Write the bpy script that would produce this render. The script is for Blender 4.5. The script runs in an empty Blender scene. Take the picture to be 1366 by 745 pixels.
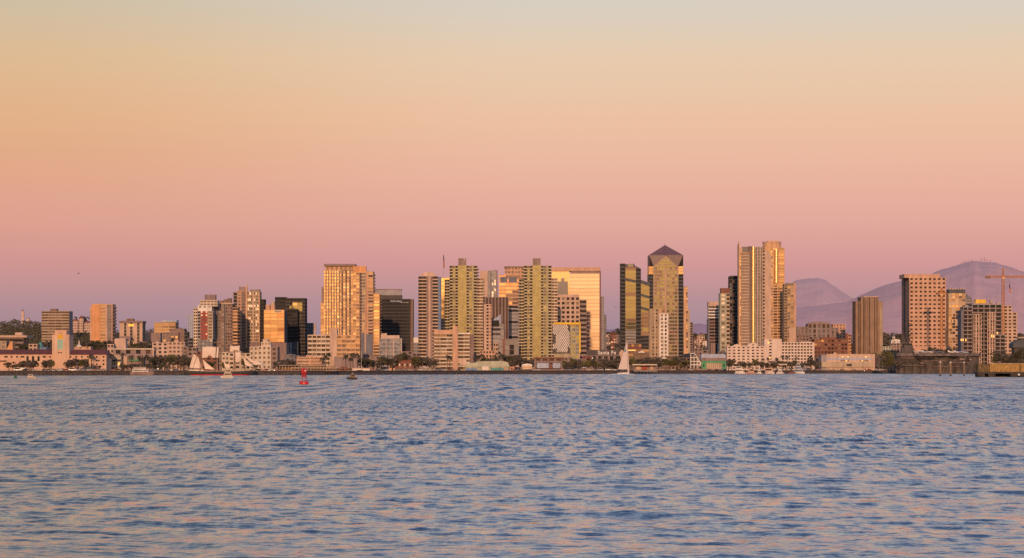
import bpy, math, random
import numpy as np
random.seed(7)
scene = bpy.context.scene
COL = scene.collection
R = math.radians

# ---------------------------------------------------------------- survey numbers
F = 3823.0      # focal length in photo pixels (telephoto across the bay)
CX = 683.0      # photo centre column
HY = 493.0      # horizon row
H = 4.0         # eye height over the water, metres
GZ = 3.0        # height of the embarcadero / city ground
def wx(px, D): return (px - CX) * D / F
def wz(py, D): return H + (HY - py) * D / F
def quay(px):
    pts = [(-900, 1780), (0, 1850), (400, 2000), (683, 2350), (1100, 2700), (1366, 2800), (2400, 3000)]
    for (a, da), (b, db) in zip(pts, pts[1:]):
        if px <= b: return da + (db - da) * (px - a) / (b - a)
    return 3000

# ---------------------------------------------------------------- materials
def new_mat(name):
    m = bpy.data.materials.new(name); m.use_nodes = True
    nt = m.node_tree; b = nt.nodes['Principled BSDF']
    return m, nt, b
MATS = {}
def wallm(name, rgb, rough=.85, var=.16, scale=.09, streak=True):
    """weathered paint / concrete / stone: large soft blotches and vertical rain streaks"""
    if name in MATS: return MATS[name]
    m, nt, b = new_mat(name); N = nt.nodes; L = nt.links
    tc = N.new('ShaderNodeTexCoord'); mp = N.new('ShaderNodeMapping')
    mp.inputs['Scale'].default_value = (1, 1, .25 if streak else 1)
    n1 = N.new('ShaderNodeTexNoise'); n1.inputs['Scale'].default_value = scale * 4; n1.inputs['Detail'].default_value = 5
    cr = N.new('ShaderNodeValToRGB')
    lo = tuple(c * (1 - var * 1.5) for c in rgb) + (1,); hi = tuple(min(1, c * (1 + var)) for c in rgb) + (1,)
    cr.color_ramp.elements[0].position = .3; cr.color_ramp.elements[0].color = lo
    cr.color_ramp.elements[1].position = .72; cr.color_ramp.elements[1].color = hi
    L.new(tc.outputs['Object'], mp.inputs['Vector']); L.new(mp.outputs['Vector'], n1.inputs['Vector'])
    L.new(n1.outputs['Fac'], cr.inputs['Fac']); L.new(cr.outputs['Color'], b.inputs['Base Color'])
    b.inputs['Roughness'].default_value = rough
    MATS[name] = m; return m
def glassm(name, rgb, metal=0.0, rough=.08, var=.14, spec=.5):
    """facade glass: coated (metal>0) or plain dark panes, each pane a little different"""
    if name in MATS: return MATS[name]
    m, nt, b = new_mat(name); N = nt.nodes; L = nt.links
    oi = N.new('ShaderNodeObjectInfo')
    tc = N.new('ShaderNodeTexCoord'); n1 = N.new('ShaderNodeTexNoise'); n1.inputs['Scale'].default_value = .11
    n1.inputs['Detail'].default_value = 3
    ad = N.new('ShaderNodeMath'); ad.operation = 'ADD'
    ml = N.new('ShaderNodeMath'); ml.operation = 'MULTIPLY'; ml.inputs[1].default_value = .5
    L.new(tc.outputs['Object'], n1.inputs['Vector']); L.new(n1.outputs['Fac'], ad.inputs[0]); L.new(oi.outputs['Random'], ad.inputs[1])
    L.new(ad.outputs[0], ml.inputs[0])
    cr = N.new('ShaderNodeValToRGB')
    cr.color_ramp.elements[0].position = .2; cr.color_ramp.elements[0].color = tuple(c * (1 - var) for c in rgb) + (1,)
    cr.color_ramp.elements[1].position = .8; cr.color_ramp.elements[1].color = tuple(min(1, c * (1 + var)) for c in rgb) + (1,)
    L.new(ml.outputs[0], cr.inputs['Fac']); L.new(cr.outputs['Color'], b.inputs['Base Color'])
    b.inputs['Roughness'].default_value = rough; b.inputs['Metallic'].default_value = metal
    b.inputs['Specular IOR Level'].default_value = spec
    MATS[name] = m; return m
def lampm(name, rgb, s):
    if name in MATS: return MATS[name]
    m, nt, b = new_mat(name)
    b.inputs['Base Color'].default_value = rgb + (1,); b.inputs['Emission Color'].default_value = rgb + (1,)
    b.inputs['Emission Strength'].default_value = s
    MATS[name] = m; return m
W = {}
for k, c in dict(pink=(.57,.39,.30), salmon=(.60,.36,.25), tan=(.42,.31,.22), cream=(.66,.53,.42), white=(.78,.70,.64), beige=(.50,.39,.29),
                 orange=(.68,.33,.15), amber=(.66,.40,.23), brown=(.23,.145,.11), dark=(.10,.082,.078), black=(.06,.052,.052), olive=(.43,.375,.225), oliveb=(.42,.34,.22),
                 red=(.36,.075,.07), brick=(.25,.105,.075), grey=(.36,.33,.34), slate=(.17,.17,.21), roofred=(.20,.065,.055), mauve=(.27,.19,.185),
                 dusk=(.30,.215,.20), teal=(.08,.30,.29), blue=(.17,.25,.42), yellow=(.80,.50,.06), sea=(.11,.10,.095), green=(.10,.34,.17), paleblue=(.40,.44,.56),
                 steel=(.10,.105,.12), rail=(.30,.25,.22), navy=(.13,.125,.125), navydeck=(.26,.22,.21), sage=(.40,.40,.33), pinkwall=(.60,.42,.335)).items():
    W[k] = wallm('wall_' + k, c)
G = {}
for k, a in dict(dark=((.040,.036,.038), 0, .08), brown=((.10,.065,.05), 0, .12), grey=((.15,.13,.13), 0, .15), blue=((.09,.11,.16), 0, .1),
                 gold=((.76,.55,.37), 1, .05), pinkgold=((.72,.62,.62), 1, .04), olive=((.36,.325,.18), .75, .05), amber=((.56,.37,.20), .7, .06),
                 mid=((.165,.12,.098), .12, .08), bronze=((.26,.17,.12), .3, .06), warm=((.46,.31,.19), .5, .06), black=((.03,.028,.029), 0, .08),
                 hot=((.90,.65,.36), 1, .06), copper=((.78,.43,.25), 1, .06), slate=((.18,.165,.175), .1, .1), pale=((.38,.30,.25), .15, .2), teal=((.08,.28,.27), .1, .2)).items():
    G[k] = glassm('glass_' + k, a[0], a[1], a[2] if k not in ('dark', 'brown', 'black') else .06, spec=.5 if k not in ('dark', 'brown', 'black') else .14)
W['chalk'] = wallm('wall_chalk', (.70,.55,.48), var=.1)
W['stucco'] = wallm('wall_stucco', (.66,.41,.29), var=.1)
LIT = lampm('lit_window', (1.0, .52, .14), .8)
LAMP = lampm('lamp_glow', (1.0, .80, .5), 2.0)

# ---------------------------------------------------------------- mesh builder
class MB:
    def __init__(self): self.v = []; self.f = []; self.mi = []; self.mats = []
    def _m(self, mat):
        if mat is None: return 0
        if mat not in self.mats: self.mats.append(mat)
        return self.mats.index(mat)
    def face(self, pts, mat=None):
        n = len(self.v); self.v += [tuple(p) for p in pts]; self.f.append(tuple(range(n, n + len(pts)))); self.mi.append(self._m(mat))
    def hexa(self, p, mat=None):
        """8 corners: bottom ring 0-3, top ring 4-7"""
        n = len(self.v); self.v += [tuple(q) for q in p]; k = self._m(mat)
        for a in ((3,2,1,0),(4,5,6,7),(0,1,5,4),(1,2,6,5),(2,3,7,6),(3,0,4,7)):
            self.f.append(tuple(n + i for i in a)); self.mi.append(k)
    def box(self, x0, x1, y0, y1, z0, z1, mat=None):
        self.hexa([(x0,y0,z0),(x1,y0,z0),(x1,y1,z0),(x0,y1,z0),(x0,y0,z1),(x1,y0,z1),(x1,y1,z1),(x0,y1,z1)], mat)
    def boxf(self, fr, s0, s1, d0, d1, z0, z1, mat=None):
        self.hexa([fr(s0,d1,z0),fr(s1,d1,z0),fr(s1,d0,z0),fr(s0,d0,z0),fr(s0,d1,z1),fr(s1,d1,z1),fr(s1,d0,z1),fr(s0,d0,z1)], mat)
    def prism(self, poly, d0, d1, fr=None, mat=None):
        """polygon of (s,z) extruded along d (outward)"""
        fr = fr or (lambda s, d, z: (s, -d, z))
        n = len(poly); k = len(self.v); m = self._m(mat)
        self.v += [fr(s, d1, z) for s, z in poly] + [fr(s, d0, z) for s, z in poly]
        self.f.append(tuple(range(k, k + n))); self.mi.append(m)
        self.f.append(tuple(range(k + 2*n - 1, k + n - 1, -1))); self.mi.append(m)
        for i in range(n):
            j = (i + 1) % n
            self.f.append((k + j, k + i, k + n + i, k + n + j)); self.mi.append(m)
    def loft(self, rings, mat=None, cap=True):
        n = len(rings[0]); k = len(self.v); m = self._m(mat)
        for r in rings: self.v += [tuple(p) for p in r]
        for a in range(len(rings) - 1):
            for i in range(n):
                j = (i + 1) % n
                self.f.append((k+a*n+i, k+a*n+j, k+(a+1)*n+j, k+(a+1)*n+i)); self.mi.append(m)
        if cap:
            self.f.append(tuple(k + i for i in reversed(range(n)))); self.mi.append(m)
            self.f.append(tuple(k + (len(rings)-1)*n + i for i in range(n))); self.mi.append(m)
    def lathe(self, prof, cx=0, cy=0, n=14, mat=None):
        self.loft([[(cx + r*math.cos(2*math.pi*i/n), cy + r*math.sin(2*math.pi*i/n), z) for i in range(n)] for r, z in prof], mat)
    def tube(self, pts, r0, r1=None, n=6, mat=None):
        r1 = r0 if r1 is None else r1; rings = []
        for q, p in enumerate(pts):
            a = pts[max(0, q-1)]; b = pts[min(len(pts)-1, q+1)]
            t = np.array(b, float) - np.array(a, float); t /= (np.linalg.norm(t) + 1e-9)
            u = np.cross(t, (0,0,1.0) if abs(t[2]) < .9 else (1.0,0,0)); u /= np.linalg.norm(u); w = np.cross(t, u)
            r = r0 + (r1 - r0) * q / max(1, len(pts)-1)
            rings.append([tuple(np.array(p) + r*(math.cos(2*math.pi*i/n)*u + math.sin(2*math.pi*i/n)*w)) for i in range(n)])
        self.loft(rings, mat)
    def mesh(self, name, mat=None, smooth=False):
        me = bpy.data.meshes.new(name); me.from_pydata(self.v, [], self.f)
        mats = self.mats or [mat]
        for m in mats: me.materials.append(m)
        if self.mats: me.polygons.foreach_set('material_index', self.mi)
        if smooth: me.polygons.foreach_set('use_smooth', [True]*len(self.f))
        me.update(); return me
    def build(self, name, mat=None, parent=None, smooth=False, loc=(0,0,0)):
        return link(name, self.mesh(name, mat, smooth), parent, loc)
def link(name, data, parent=None, loc=(0,0,0), rot=(0,0,0)):
    o = bpy.data.objects.new(name, data); COL.objects.link(o); o.location = loc; o.rotation_euler = rot
    if parent: o.parent = parent
    return o
def tag(o, label=None, cat=None, group=None, kind=None):
    if label: o['label'] = label
    if cat: o['category'] = cat
    if group: o['group'] = group
    if kind: o['kind'] = kind
    return o
def empty(name, label, cat, loc, rz=0, group=None):
    o = link(name, None, None, loc, (0,0,rz)); o.empty_display_size = 2
    return tag(o, label, cat, group)
def copy_tree(o, label=None, loc=None, rz=None, sc=None):
    c = o.copy(); COL.objects.link(c)
    for ch in [x for x in ALLCH.get(o.name, [])]:
        k = ch.copy(); COL.objects.link(k); k.parent = c
    if label: c['label'] = label
    if loc is not None: c.location = loc
    if rz is not None: c.rotation_euler[2] = rz
    if sc is not None: c.scale = sc
    return c
ALLCH = {}

# ---------------------------------------------------------------- buildings
# facade style: pier share, spandrel share, wall, panes, balcony depth
class ST:
    def __init__(s, wall, glass, pf=.3, sf=.4, balc=0, bmat=None, fh=None, mod=3.6, tilt=.35, deep=.42):
        s.wall = wall; s.glass = glass if isinstance(glass, list) else [glass]; s.pf = pf; s.sf = sf
        s.balc = balc; s.bmat = bmat or wall; s.fh = fh; s.mod = mod; s.tilt = tilt; s.deep = deep
PANE = {}
class Bd:
    def __init__(s, name, label, cat, D, x0, a=0.0, group=None, z0=GZ):
        s.D = D; s.a = a; s.z0 = z0; s.P = (wx(x0, D), D)
        s.root = empty(name, label, cat, (s.P[0], D, z0), a, group)
        s.parts = {}; s.wins = []; s.balcs = []
    def S(s, px, off=0):
        ca, sa = math.cos(s.a), math.sin(s.a); t = (px - CX) / F
        lx = s.P[0] - sa*off; ly = s.P[1] + ca*off
        return (t*ly - lx) / (ca - t*sa)
    def Y(s, sv, off=0): return s.P[1] + math.cos(s.a)*off + math.sin(s.a)*sv
    def Z(s, py, sv=0, off=0): return wz(py, s.Y(sv, off)) - s.z0
    def mb(s, part, mat):
        if (part, mat.name) not in s.parts: s.parts[(part, mat.name)] = (MB(), mat)
        return s.parts[(part, mat.name)][0]
    def face(s, fr, w, z0, z1, bays, fh, ang, pri):
        tot = sum(b[0] for b in bays); c = 0.0
        for b in bays:
            sw = w * b[0] / tot; st = b[1]; s0 = c; s1 = c + sw; c = s1
            if not isinstance(st, ST):            # plain wall of a material
                s.mb('wall', st).boxf(fr, s0, s1, -.45, b[2] if len(b) > 2 else 0, z0, z1); continue
            nc = b[2] if len(b) > 2 else max(1, round(sw / st.mod))
            f = st.fh or fh; nf = max(1, round((z1 - z0) / f)); f = (z1 - z0) / nf
            wm = s.mb('wall', st.wall); cw = sw / nc; p = cw * st.pf; h = f * st.sf
            for i in range(nc + 1):
                a0 = s0 + i*cw - p/2; a1 = a0 + p
                a0 = max(a0, s0); a1 = min(a1, s1)
                if a1 - a0 > .02: wm.boxf(fr, a0, a1, -.45, 0, z0, z1)
            for k in range(nf):
                zz = z0 + k*f
                if h > .02:
                    for i in range(nc):
                        wm.boxf(fr, s0 + i*cw + p/2, s0 + (i+1)*cw - p/2, -.45, -.05, zz, zz + h)
                for i in range(nc):
                    s.wins.append((pri, -zz, fr, s0 + i*cw + cw/2, zz + h + (f-h)/2, cw - p + .04, f - h + .04, random.choice(st.glass), ang, st.tilt, st.deep))
                if st.balc and k > 0:
                    s.balcs.append((pri, -zz, fr, s0 + sw/2, zz, sw*.96, st.balc, st.bmat, ang))
    def block(s, x0, x1, top, bays, dep=25, off=0, base=None, fh=3.4, sb=None, cap=None, parapet=.7, both=False):
        s0, s1 = s.S(x0, off), s.S(x1, off); sm = (s0 + s1)/2
        z1 = s.Z(top, sm, off); z0 = 0 if base is None else s.Z(base, sm, off)
        w = s1 - s0
        first = next((b[1] for b in bays if isinstance(b[1], ST)), None)
        wall0 = cap or (first.wall if first else bays[0][1])
        core = s.mb('wall', wall0)
        vl = s.P[0] * math.cos(s.a) + s.D * math.sin(s.a) + s0 > 0
        seeL = vl or both; seeR = (not vl) or both
        core.box(s0 + (.5 if seeL else .02), s1 - (.5 if seeR else .02), off + .5, off + dep, z0, z1 - .03)
        s.face(lambda a, d, z: (s0 + a, off - d, z), w, z0, z1, bays, fh, 0, 0)
        sbay = sb or [(1, first or wall0)]
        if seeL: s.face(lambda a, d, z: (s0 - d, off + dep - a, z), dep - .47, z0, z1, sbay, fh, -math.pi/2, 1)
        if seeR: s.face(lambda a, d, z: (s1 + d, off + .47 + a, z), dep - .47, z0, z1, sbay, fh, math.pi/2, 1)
        if parapet: s.mb('roof', wall0).box(s0 - .12, s1 + .12, off - .12, off + dep + .1, z1, z1 + parapet)
        return s0, s1, z1
    def slab(s, part, x0, x1, y0, y1, mat, off=0, dep=10, out=0.0):
        """solid piece: photo columns x0..x1, rows y0 (top)..y1 (foot), standing off metres behind the front line"""
        a, b = s.S(x0, off), s.S(x1, off); m = (a + b)/2
        mb = s.mb(part, mat); mb.box(a, b, off - out, off + dep, s.Z(y1, m, off), s.Z(y0, m, off))
    def poly(s, part, pts, mat, off=0, dep=10):
        mb = s.mb(part, mat)
        q = []
        for px, py in pts:
            a = s.S(px, off); q.append((a, s.Z(py, a, off)))
        mb.prism(q, -off - dep, -off)
    def window(s, x0, x1, y0, y1, mat, off=0, name='window', frame=None):
        """single window or door set 6 cm proud, with an optional frame as its sub-part"""
        a, b = s.S(x0, off), s.S(x1, off); m = (a+b)/2; z0, z1 = s.Z(y1, m, off), s.Z(y0, m, off)
        q = MB(); q.box(a, b, off - .06, off + .02, z0, z1); o = q.build(name, mat, s.root)
        if frame:
            fm = MB(); t = .12*(b-a)
            fm.box(a - t, a, off - .14, off + .02, z0, z1); fm.box(b, b + t, off - .14, off + .02, z0, z1)
            fm.box(a - t, b + t, off - .16, off + .02, z1, z1 + t); fm.box(a - t, b + t, off - .2, off + .02, z0 - t, z0)
            fm.build('frame', frame, o)
        return o
    def done(s):
        for (part, _), (mb, mat) in s.parts.items(): mb.build(part, mat, s.root)
        s.wins.sort(key=lambda t: (t[0], t[1])); rest = MB()
        for k, (pri, _, fr, sc, zc, w, h, mat, ang, tilt, deep) in enumerate(s.wins):
            if k < 100:
                key = (round(w, 2), round(h, 2), mat.name)
                if key not in PANE:
                    q = MB(); q.face([(-w/2,0,-h/2),(w/2,0,-h/2),(w/2,0,h/2),(-w/2,0,h/2)]); PANE[key] = q.mesh('window', mat)
                link('window', PANE[key], s.root, fr(sc, -deep + .04, zc), (R(random.gauss(0, tilt)), 0, ang + R(random.gauss(0, tilt))))
            else:
                j = random.gauss(0, tilt)*.012*w; i = random.gauss(0, tilt)*.012*h; d = -deep + .04
                rest.face([fr(sc-w/2, d-j-i, zc-h/2), fr(sc+w/2, d+j-i, zc-h/2), fr(sc+w/2, d+j+i, zc+h/2), fr(sc-w/2, d-j+i, zc+h/2)], mat)
        if rest.f: tag(rest.build('windows', None, s.root), kind='stuff')
        s.balcs.sort(key=lambda t: (t[0], t[1])); rest = MB()
        def balc(mb, fr, sc, zz, w, d, mat):
            mb.boxf(fr, sc - w/2, sc + w/2, .01, d, zz, zz + .22, mat)
            mb.boxf(fr, sc - w/2, sc + w/2, d - .12, d, zz + .22, zz + 1.15, mat)
        for k, (pri, _, fr, sc, zz, w, d, mat, ang) in enumerate(s.balcs):
            if k < 100:
                key = ('b', round(w, 2), d, mat.name)
                if key not in PANE:
                    q = MB(); balc(q, lambda a, dd, z: (a, -dd, z), 0, 0, w, d, None); PANE[key] = q.mesh('balcony', mat)
                link('balcony', PANE[key], s.root, fr(sc, 0, zz), (0, 0, ang))
            else: balc(rest, fr, sc, zz, w, d, mat)
        if rest.f: tag(rest.build('balconies', None, s.root), kind='stuff')
        return s.root
# ================================================================ camera, light, sky
cam_d = bpy.data.cameras.new('camera'); cam = bpy.data.objects.new('camera', cam_d); COL.objects.link(cam)
cam.location = (0, 0, H); cam.rotation_euler = (math.pi/2, 0, 0)
cam_d.sensor_width = 36; cam_d.lens = 36 * F / 1366; cam_d.shift_y = (HY - 372.5) / 1366
cam_d.clip_start = 1; cam_d.clip_end = 90000
scene.camera = cam
scene.view_settings.view_transform = 'Standard'; scene.view_settings.look = 'None'
scene.view_settings.exposure = 0; scene.view_settings.gamma = 1
scene.cycles.use_denoising = False; scene.cycles.max_bounces = 4; scene.cycles.glossy_bounces = 3
scene.cycles.transmission_bounces = 2; scene.cycles.caustics_reflective = False; scene.cycles.caustics_refractive = False
scene.cycles.sample_clamp_indirect = 2; scene.cycles.sample_clamp_direct = 5

SUN_EL = 8.0; SUN_AZ = 2.0        # low sun behind the viewer, slightly to the left (degrees left of straight behind)
sx, sy = -math.sin(R(SUN_AZ)), -math.cos(R(SUN_AZ))
sun_d = bpy.data.lights.new('sun', 'SUN'); sun = bpy.data.objects.new('sun', sun_d); COL.objects.link(sun)
sun_d.energy = 2.9; sun_d.angle = R(.5); sun_d.color = (1, .57, .31)
sun.rotation_euler = (R(90 - SUN_EL), 0, math.atan2(sx, -sy) * 1.0)
# sun points along its local -Z: travel direction (-sx,-sy,-tan el)
from mathutils import Vector
sun.rotation_euler = Vector((-sx*math.cos(R(SUN_EL)), -sy*math.cos(R(SUN_EL)), -math.sin(R(SUN_EL)))).to_track_quat('-Z', 'Y').to_euler()

def s2l(c): return tuple((x/255/12.92 if x/255 <= .04045 else ((x/255+.055)/1.055)**2.4) for x in c)
wd = bpy.data.worlds.new('World'); scene.world = wd; wd.use_nodes = True
nt = wd.node_tree; N = nt.nodes; L = nt.links; N.clear()
out = N.new('ShaderNodeOutputWorld'); bg = N.new('ShaderNodeBackground'); L.new(bg.outputs[0], out.inputs[0])
tc = N.new('ShaderNodeTexCoord'); sep = N.new('ShaderNodeSeparateXYZ'); L.new(tc.outputs['Generated'], sep.inputs[0])
def mathn(op, a, b=None, clamp=False):
    n = N.new('ShaderNodeMath'); n.operation = op; n.use_clamp = clamp
    for i, v in enumerate((a, b)):
        if v is None: continue
        if isinstance(v, (int, float)): n.inputs[i].default_value = v
        else: L.new(v, n.inputs[i])
    return n.outputs[0]
def mixc(f, a, b, mode='MIX'):
    n = N.new('ShaderNodeMix'); n.data_type = 'RGBA'; n.blend_type = mode
    for i, v in ((0, f), (6, a), (7, b)):
        if isinstance(v, (int, float)): n.inputs[i].default_value = v
        elif isinstance(v, tuple): n.inputs[i].default_value = v + (1,)
        else: L.new(v, n.inputs[i])
    return n.outputs[2]
zpos = mathn('MAXIMUM', sep.outputs['Z'], 0.0)
t = mathn('SQRT', zpos)
ramp = N.new('ShaderNodeValToRGB'); L.new(t, ramp.inputs[0]); ramp.color_ramp.interpolation = 'EASE'
ramp.color_ramp.interpolation = 'LINEAR'
STOPS = [(0.0, (148,130,149)), (.09, (156,132,150)), (.118, (163,137,150)), (.156, (183,144,150)), (.193, (211,153,151)), (.225, (225,168,156)),
         (.262, (234,181,159)), (.295, (236,193,162)), (.329, (231,203,174)), (.359, (214,207,195)), (.42, (198,202,211)), (.52, (164,181,211)), (.70, (112,141,190)), (1.0, (72,102,156))]
el = ramp.color_ramp.elements
while len(el) < len(STOPS): el.new(.5)
for e, (p, c) in zip(el, STOPS): e.position = p; e.color = s2l(c) + (1,)
# towards the left of the view the band turns more golden and darker
lf = N.new('ShaderNodeMapRange'); L.new(sep.outputs['X'], lf.inputs[0])
lf.inputs[1].default_value = .02; lf.inputs[2].default_value = -.19; lf.inputs[3].default_value = 0; lf.inputs[4].default_value = 1
lf.interpolation_type = 'SMOOTHSTEP'
lowz = N.new('ShaderNodeMapRange'); L.new(sep.outputs['Z'], lowz.inputs[0])
lowz.inputs[1].default_value = .028; lowz.inputs[2].default_value = .075; lowz.inputs[3].default_value = .12; lowz.inputs[4].default_value = 1
lm = mathn('MULTIPLY', lf.outputs[0], lowz.outputs[0])
belt = mixc(lm, ramp.outputs[0], mixc(1.0, ramp.outputs[0], (.91, .83, .69), 'MULTIPLY'))
# the sunset side, behind the viewer
dotv = N.new('ShaderNodeVectorMath'); dotv.operation = 'DOT_PRODUCT'; L.new(tc.outputs['Generated'], dotv.inputs[0])
dotv.inputs[1].default_value = (sx*math.cos(R(SUN_EL)), sy*math.cos(R(SUN_EL)), math.sin(R(SUN_EL)))
fac = N.new('ShaderNodeMapRange'); L.new(dotv.outputs['Value'], fac.inputs[0]); fac.interpolation_type = 'SMOOTHSTEP'
fac.inputs[1].default_value = -.15; fac.inputs[2].default_value = .9
ramp2 = N.new('ShaderNodeValToRGB'); L.new(t, ramp2.inputs[0])
el = ramp2.color_ramp.elements
S2 = [(0, (.50,.26,.15)), (.16, (.72,.42,.23)), (.30, (.78,.54,.36)), (.45, (.62,.56,.50)), (.65, (.22,.33,.50)), (1, (.05,.10,.26))]
while len(el) < len(S2): el.new(.5)
for e, (p, c) in zip(el, S2): e.position = p; e.color = c + (1,)
skyc = mixc(fac.outputs[0], belt, ramp2.outputs[0])
glow = mathn('POWER', mathn('MAXIMUM', dotv.outputs['Value'], 0.0), 60.0)
gl = mixc(1.0, mixc(1.0, (0,0,0), (1.1,.55,.18)), (0,0,0), 'ADD')
glc = N.new('ShaderNodeVectorMath'); glc.operation = 'SCALE'; glc.inputs[0].default_value = (.22,.125,.055); L.new(glow, glc.inputs['Scale'])
sky2 = mixc(1.0, skyc, glc.outputs[0], 'ADD')
# physical sky of the same sun on top, for the light it sheds
nis = N.new('ShaderNodeTexSky'); nis.sky_type = 'NISHITA'; nis.sun_disc = False
nis.sun_elevation = R(SUN_EL); nis.sun_rotation = R(180 + SUN_AZ); nis.air_density = 1.4; nis.dust_density = 2.0
nsc = N.new('ShaderNodeVectorMath'); nsc.operation = 'SCALE'; L.new(nis.outputs[0], nsc.inputs[0]); nsc.inputs['Scale'].default_value = .011
nf = mathn('MULTIPLY', fac.outputs[0], 1.0)
nm = N.new('ShaderNodeVectorMath'); nm.operation = 'SCALE'; L.new(nsc.outputs[0], nm.inputs[0]); L.new(nf, nm.inputs['Scale'])
sky3 = mixc(1.0, sky2, nm.outputs[0], 'ADD')
L.new(sky3, bg.inputs['Color']); bg.inputs['Strength'].default_value = 1.0

# ================================================================ water
def water():
    rng = np.random.default_rng(3)
    near = np.arange(-220, 40, 6.0)
    ys = [40.0]
    while ys[-1] < 2950: ys.append(ys[-1] * 1.0021)
    ys = np.concatenate([near, np.array(ys)])
    # columns: even over the bay in front, opening out to both sides
    c = np.linspace(-.235, .235, 460); g = []; q = .235
    while q < 2.6: q = q * 1.11 + .004; g.append(q)
    g = np.array(g); c = np.concatenate([-g[::-1], c, g])
    Yc = np.repeat(ys[:, None], len(c), 1); sc = np.maximum(ys, 40)[:, None]
    X = sc * c[None, :] * 1.0
    dy = np.gradient(ys)[:, None] * np.ones_like(X); dx = np.gradient(c)[None, :] * sc
    Z = np.zeros_like(X)
    wd_dir = R(78)                       # waves travel mostly across-and-towards the viewer
    n = 110
    lam = np.exp(rng.uniform(math.log(.34), math.log(9), n))
    # patches: gusts make rough and calm zones
    def patch(s, seed):
        r = np.random.default_rng(seed); o = np.zeros_like(X)
        for k in range(7):
            a = r.uniform(0, 2*math.pi); l = s * r.uniform(.6, 1.8)
            o += np.sin((X*math.cos(a)*.55 + Yc*math.sin(a)) * 2*math.pi/l + r.uniform(0, 6.28))
        return o / 3.2
    P1 = np.clip(1 + .38*patch(30, 1) + .25*patch(110, 2), .35, 1.8)
    for l in lam:
        a = wd_dir + rng.normal(0, .75); k = 2*math.pi/l
        kx, ky = k*math.cos(a), k*math.sin(a)
        amp = .0028 * l ** .80 * (1.0 if l < 1.6 else (1.6/l) ** .45) * rng.uniform(.6, 1.4)
        ry = abs(math.sin(a))*dy + abs(math.cos(a))*dx
        att = np.clip((l / np.maximum(ry, 1e-6) - 2.2) / 3.0, 0, 1)
        ph = kx*X + ky*Yc + rng.uniform(0, 6.28)
        s = np.sin(ph)
        Z += amp * P1 * att * (s + .28*np.cos(2*ph))
    fade = np.clip((ys - 30)/15, 0, 1)[:, None]
    Z *= fade
    ny, nx = X.shape
    v = np.stack([X, Yc, Z], -1).reshape(-1, 3).astype(np.float32)
    i = (np.arange(ny-1)[:, None]*nx + np.arange(nx-1)[None, :]).ravel()
    f = np.stack([i, i+1, i+1+nx, i+nx], -1).astype(np.int32)
    me = bpy.data.meshes.new('water')
    me.vertices.add(len(v)); me.vertices.foreach_set('co', v.ravel())
    me.loops.add(f.size); me.loops.foreach_set('vertex_index', f.ravel())
    me.polygons.add(len(f)); me.polygons.foreach_set('loop_start', np.arange(0, f.size, 4, dtype=np.int32))
    me.polygons.foreach_set('loop_total', np.full(len(f), 4, np.int32))
    me.polygons.foreach_set('use_smooth', np.ones(len(f), bool))
    me.update(); me.validate()
    m, nt, b = new_mat('bay_water'); N = nt.nodes; L = nt.links
    b.inputs['Base Color'].default_value = (.014, .036, .078, 1); b.inputs['IOR'].default_value = 1.75
    tc = N.new('ShaderNodeTexCoord'); sp = N.new('ShaderNodeSeparateXYZ'); L.new(tc.outputs['Object'], sp.inputs[0])
    def mapping(sc):
        mp = N.new('ShaderNodeMapping'); mp.inputs['Scale'].default_value = sc; L.new(tc.outputs['Object'], mp.inputs[0]); return mp.outputs[0]
    def noise(vec, scale, det=4, rough=.6):
        n = N.new('ShaderNodeTexNoise'); n.inputs['Scale'].default_value = scale; n.inputs['Detail'].default_value = det; n.inputs['Roughness'].default_value = rough
        L.new(vec, n.inputs[0]); return n.outputs['Fac']
    def rng_(v, a, b_, c, d):
        n = N.new('ShaderNodeMapRange'); L.new(v, n.inputs[0])
        for i, q in zip((1, 2, 3, 4), (a, b_, c, d)): n.inputs[i].default_value = q
        return n.outputs[0]
    # open water out in the fairway is choppier than the sheltered cove near the viewer
    far = rng_(sp.outputs['Y'], 70, 330, 0, 1)
    gust = rng_(noise(mapping((.22, 1, 1)), .022, 5, .65), .38, .62, .45, 1.35)
    def mth(op, *v):
        n = N.new('ShaderNodeMath'); n.operation = op
        for i, q in enumerate(v):
            if isinstance(q, (int, float)): n.inputs[i].default_value = q
            else: L.new(q, n.inputs[i])
        return n.outputs[0]
    chop = mth('MULTIPLY', gust, far)
    b0 = N.new('ShaderNodeBump'); b0.inputs['Distance'].default_value = .034; L.new(noise(mapping((.6, 1, 1)), 3.4, 3), b0.inputs['Height'])
    # slopes of the wavelets too small to model: fine chop plus crossing wave groups of three sizes
    c = lambda v, k: mth('MULTIPLY', mth('SUBTRACT', v, .5), k)
    Yw = sp.outputs['Y']
    wN = rng_(Yw, 80, 230, 1, 0); wM = mth('MULTIPLY', rng_(Yw, 60, 170, .15, 1), rng_(Yw, 350, 900, 1, .35)); wF = rng_(Yw, 220, 650, 0, 1)
    nN = c(noise(mapping((1.25, .95, 1)), 1.0, 3, .72), .54); nM = c(noise(mapping((1.5, .19, 1)), 1.0, 4, .72), 1.12); nF = c(noise(mapping((.26, .014, 1)), 1.0, 3, .7), 1.5)
    tot = mth('ADD', mth('ADD', mth('MULTIPLY', nN, wN), mth('MULTIPLY', nM, wM)), mth('MULTIPLY', nF, wF))
    sy_ = mth('SUBTRACT', mth('MULTIPLY', tot, gust), rng_(far, 0, 1, .022, .105))
    sx_ = c(noise(mapping((1.6, .6, 1.0)), 1.3, 4), .3)
    cv = N.new('ShaderNodeCombineXYZ'); L.new(sx_, cv.inputs[0]); L.new(sy_, cv.inputs[1])
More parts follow.
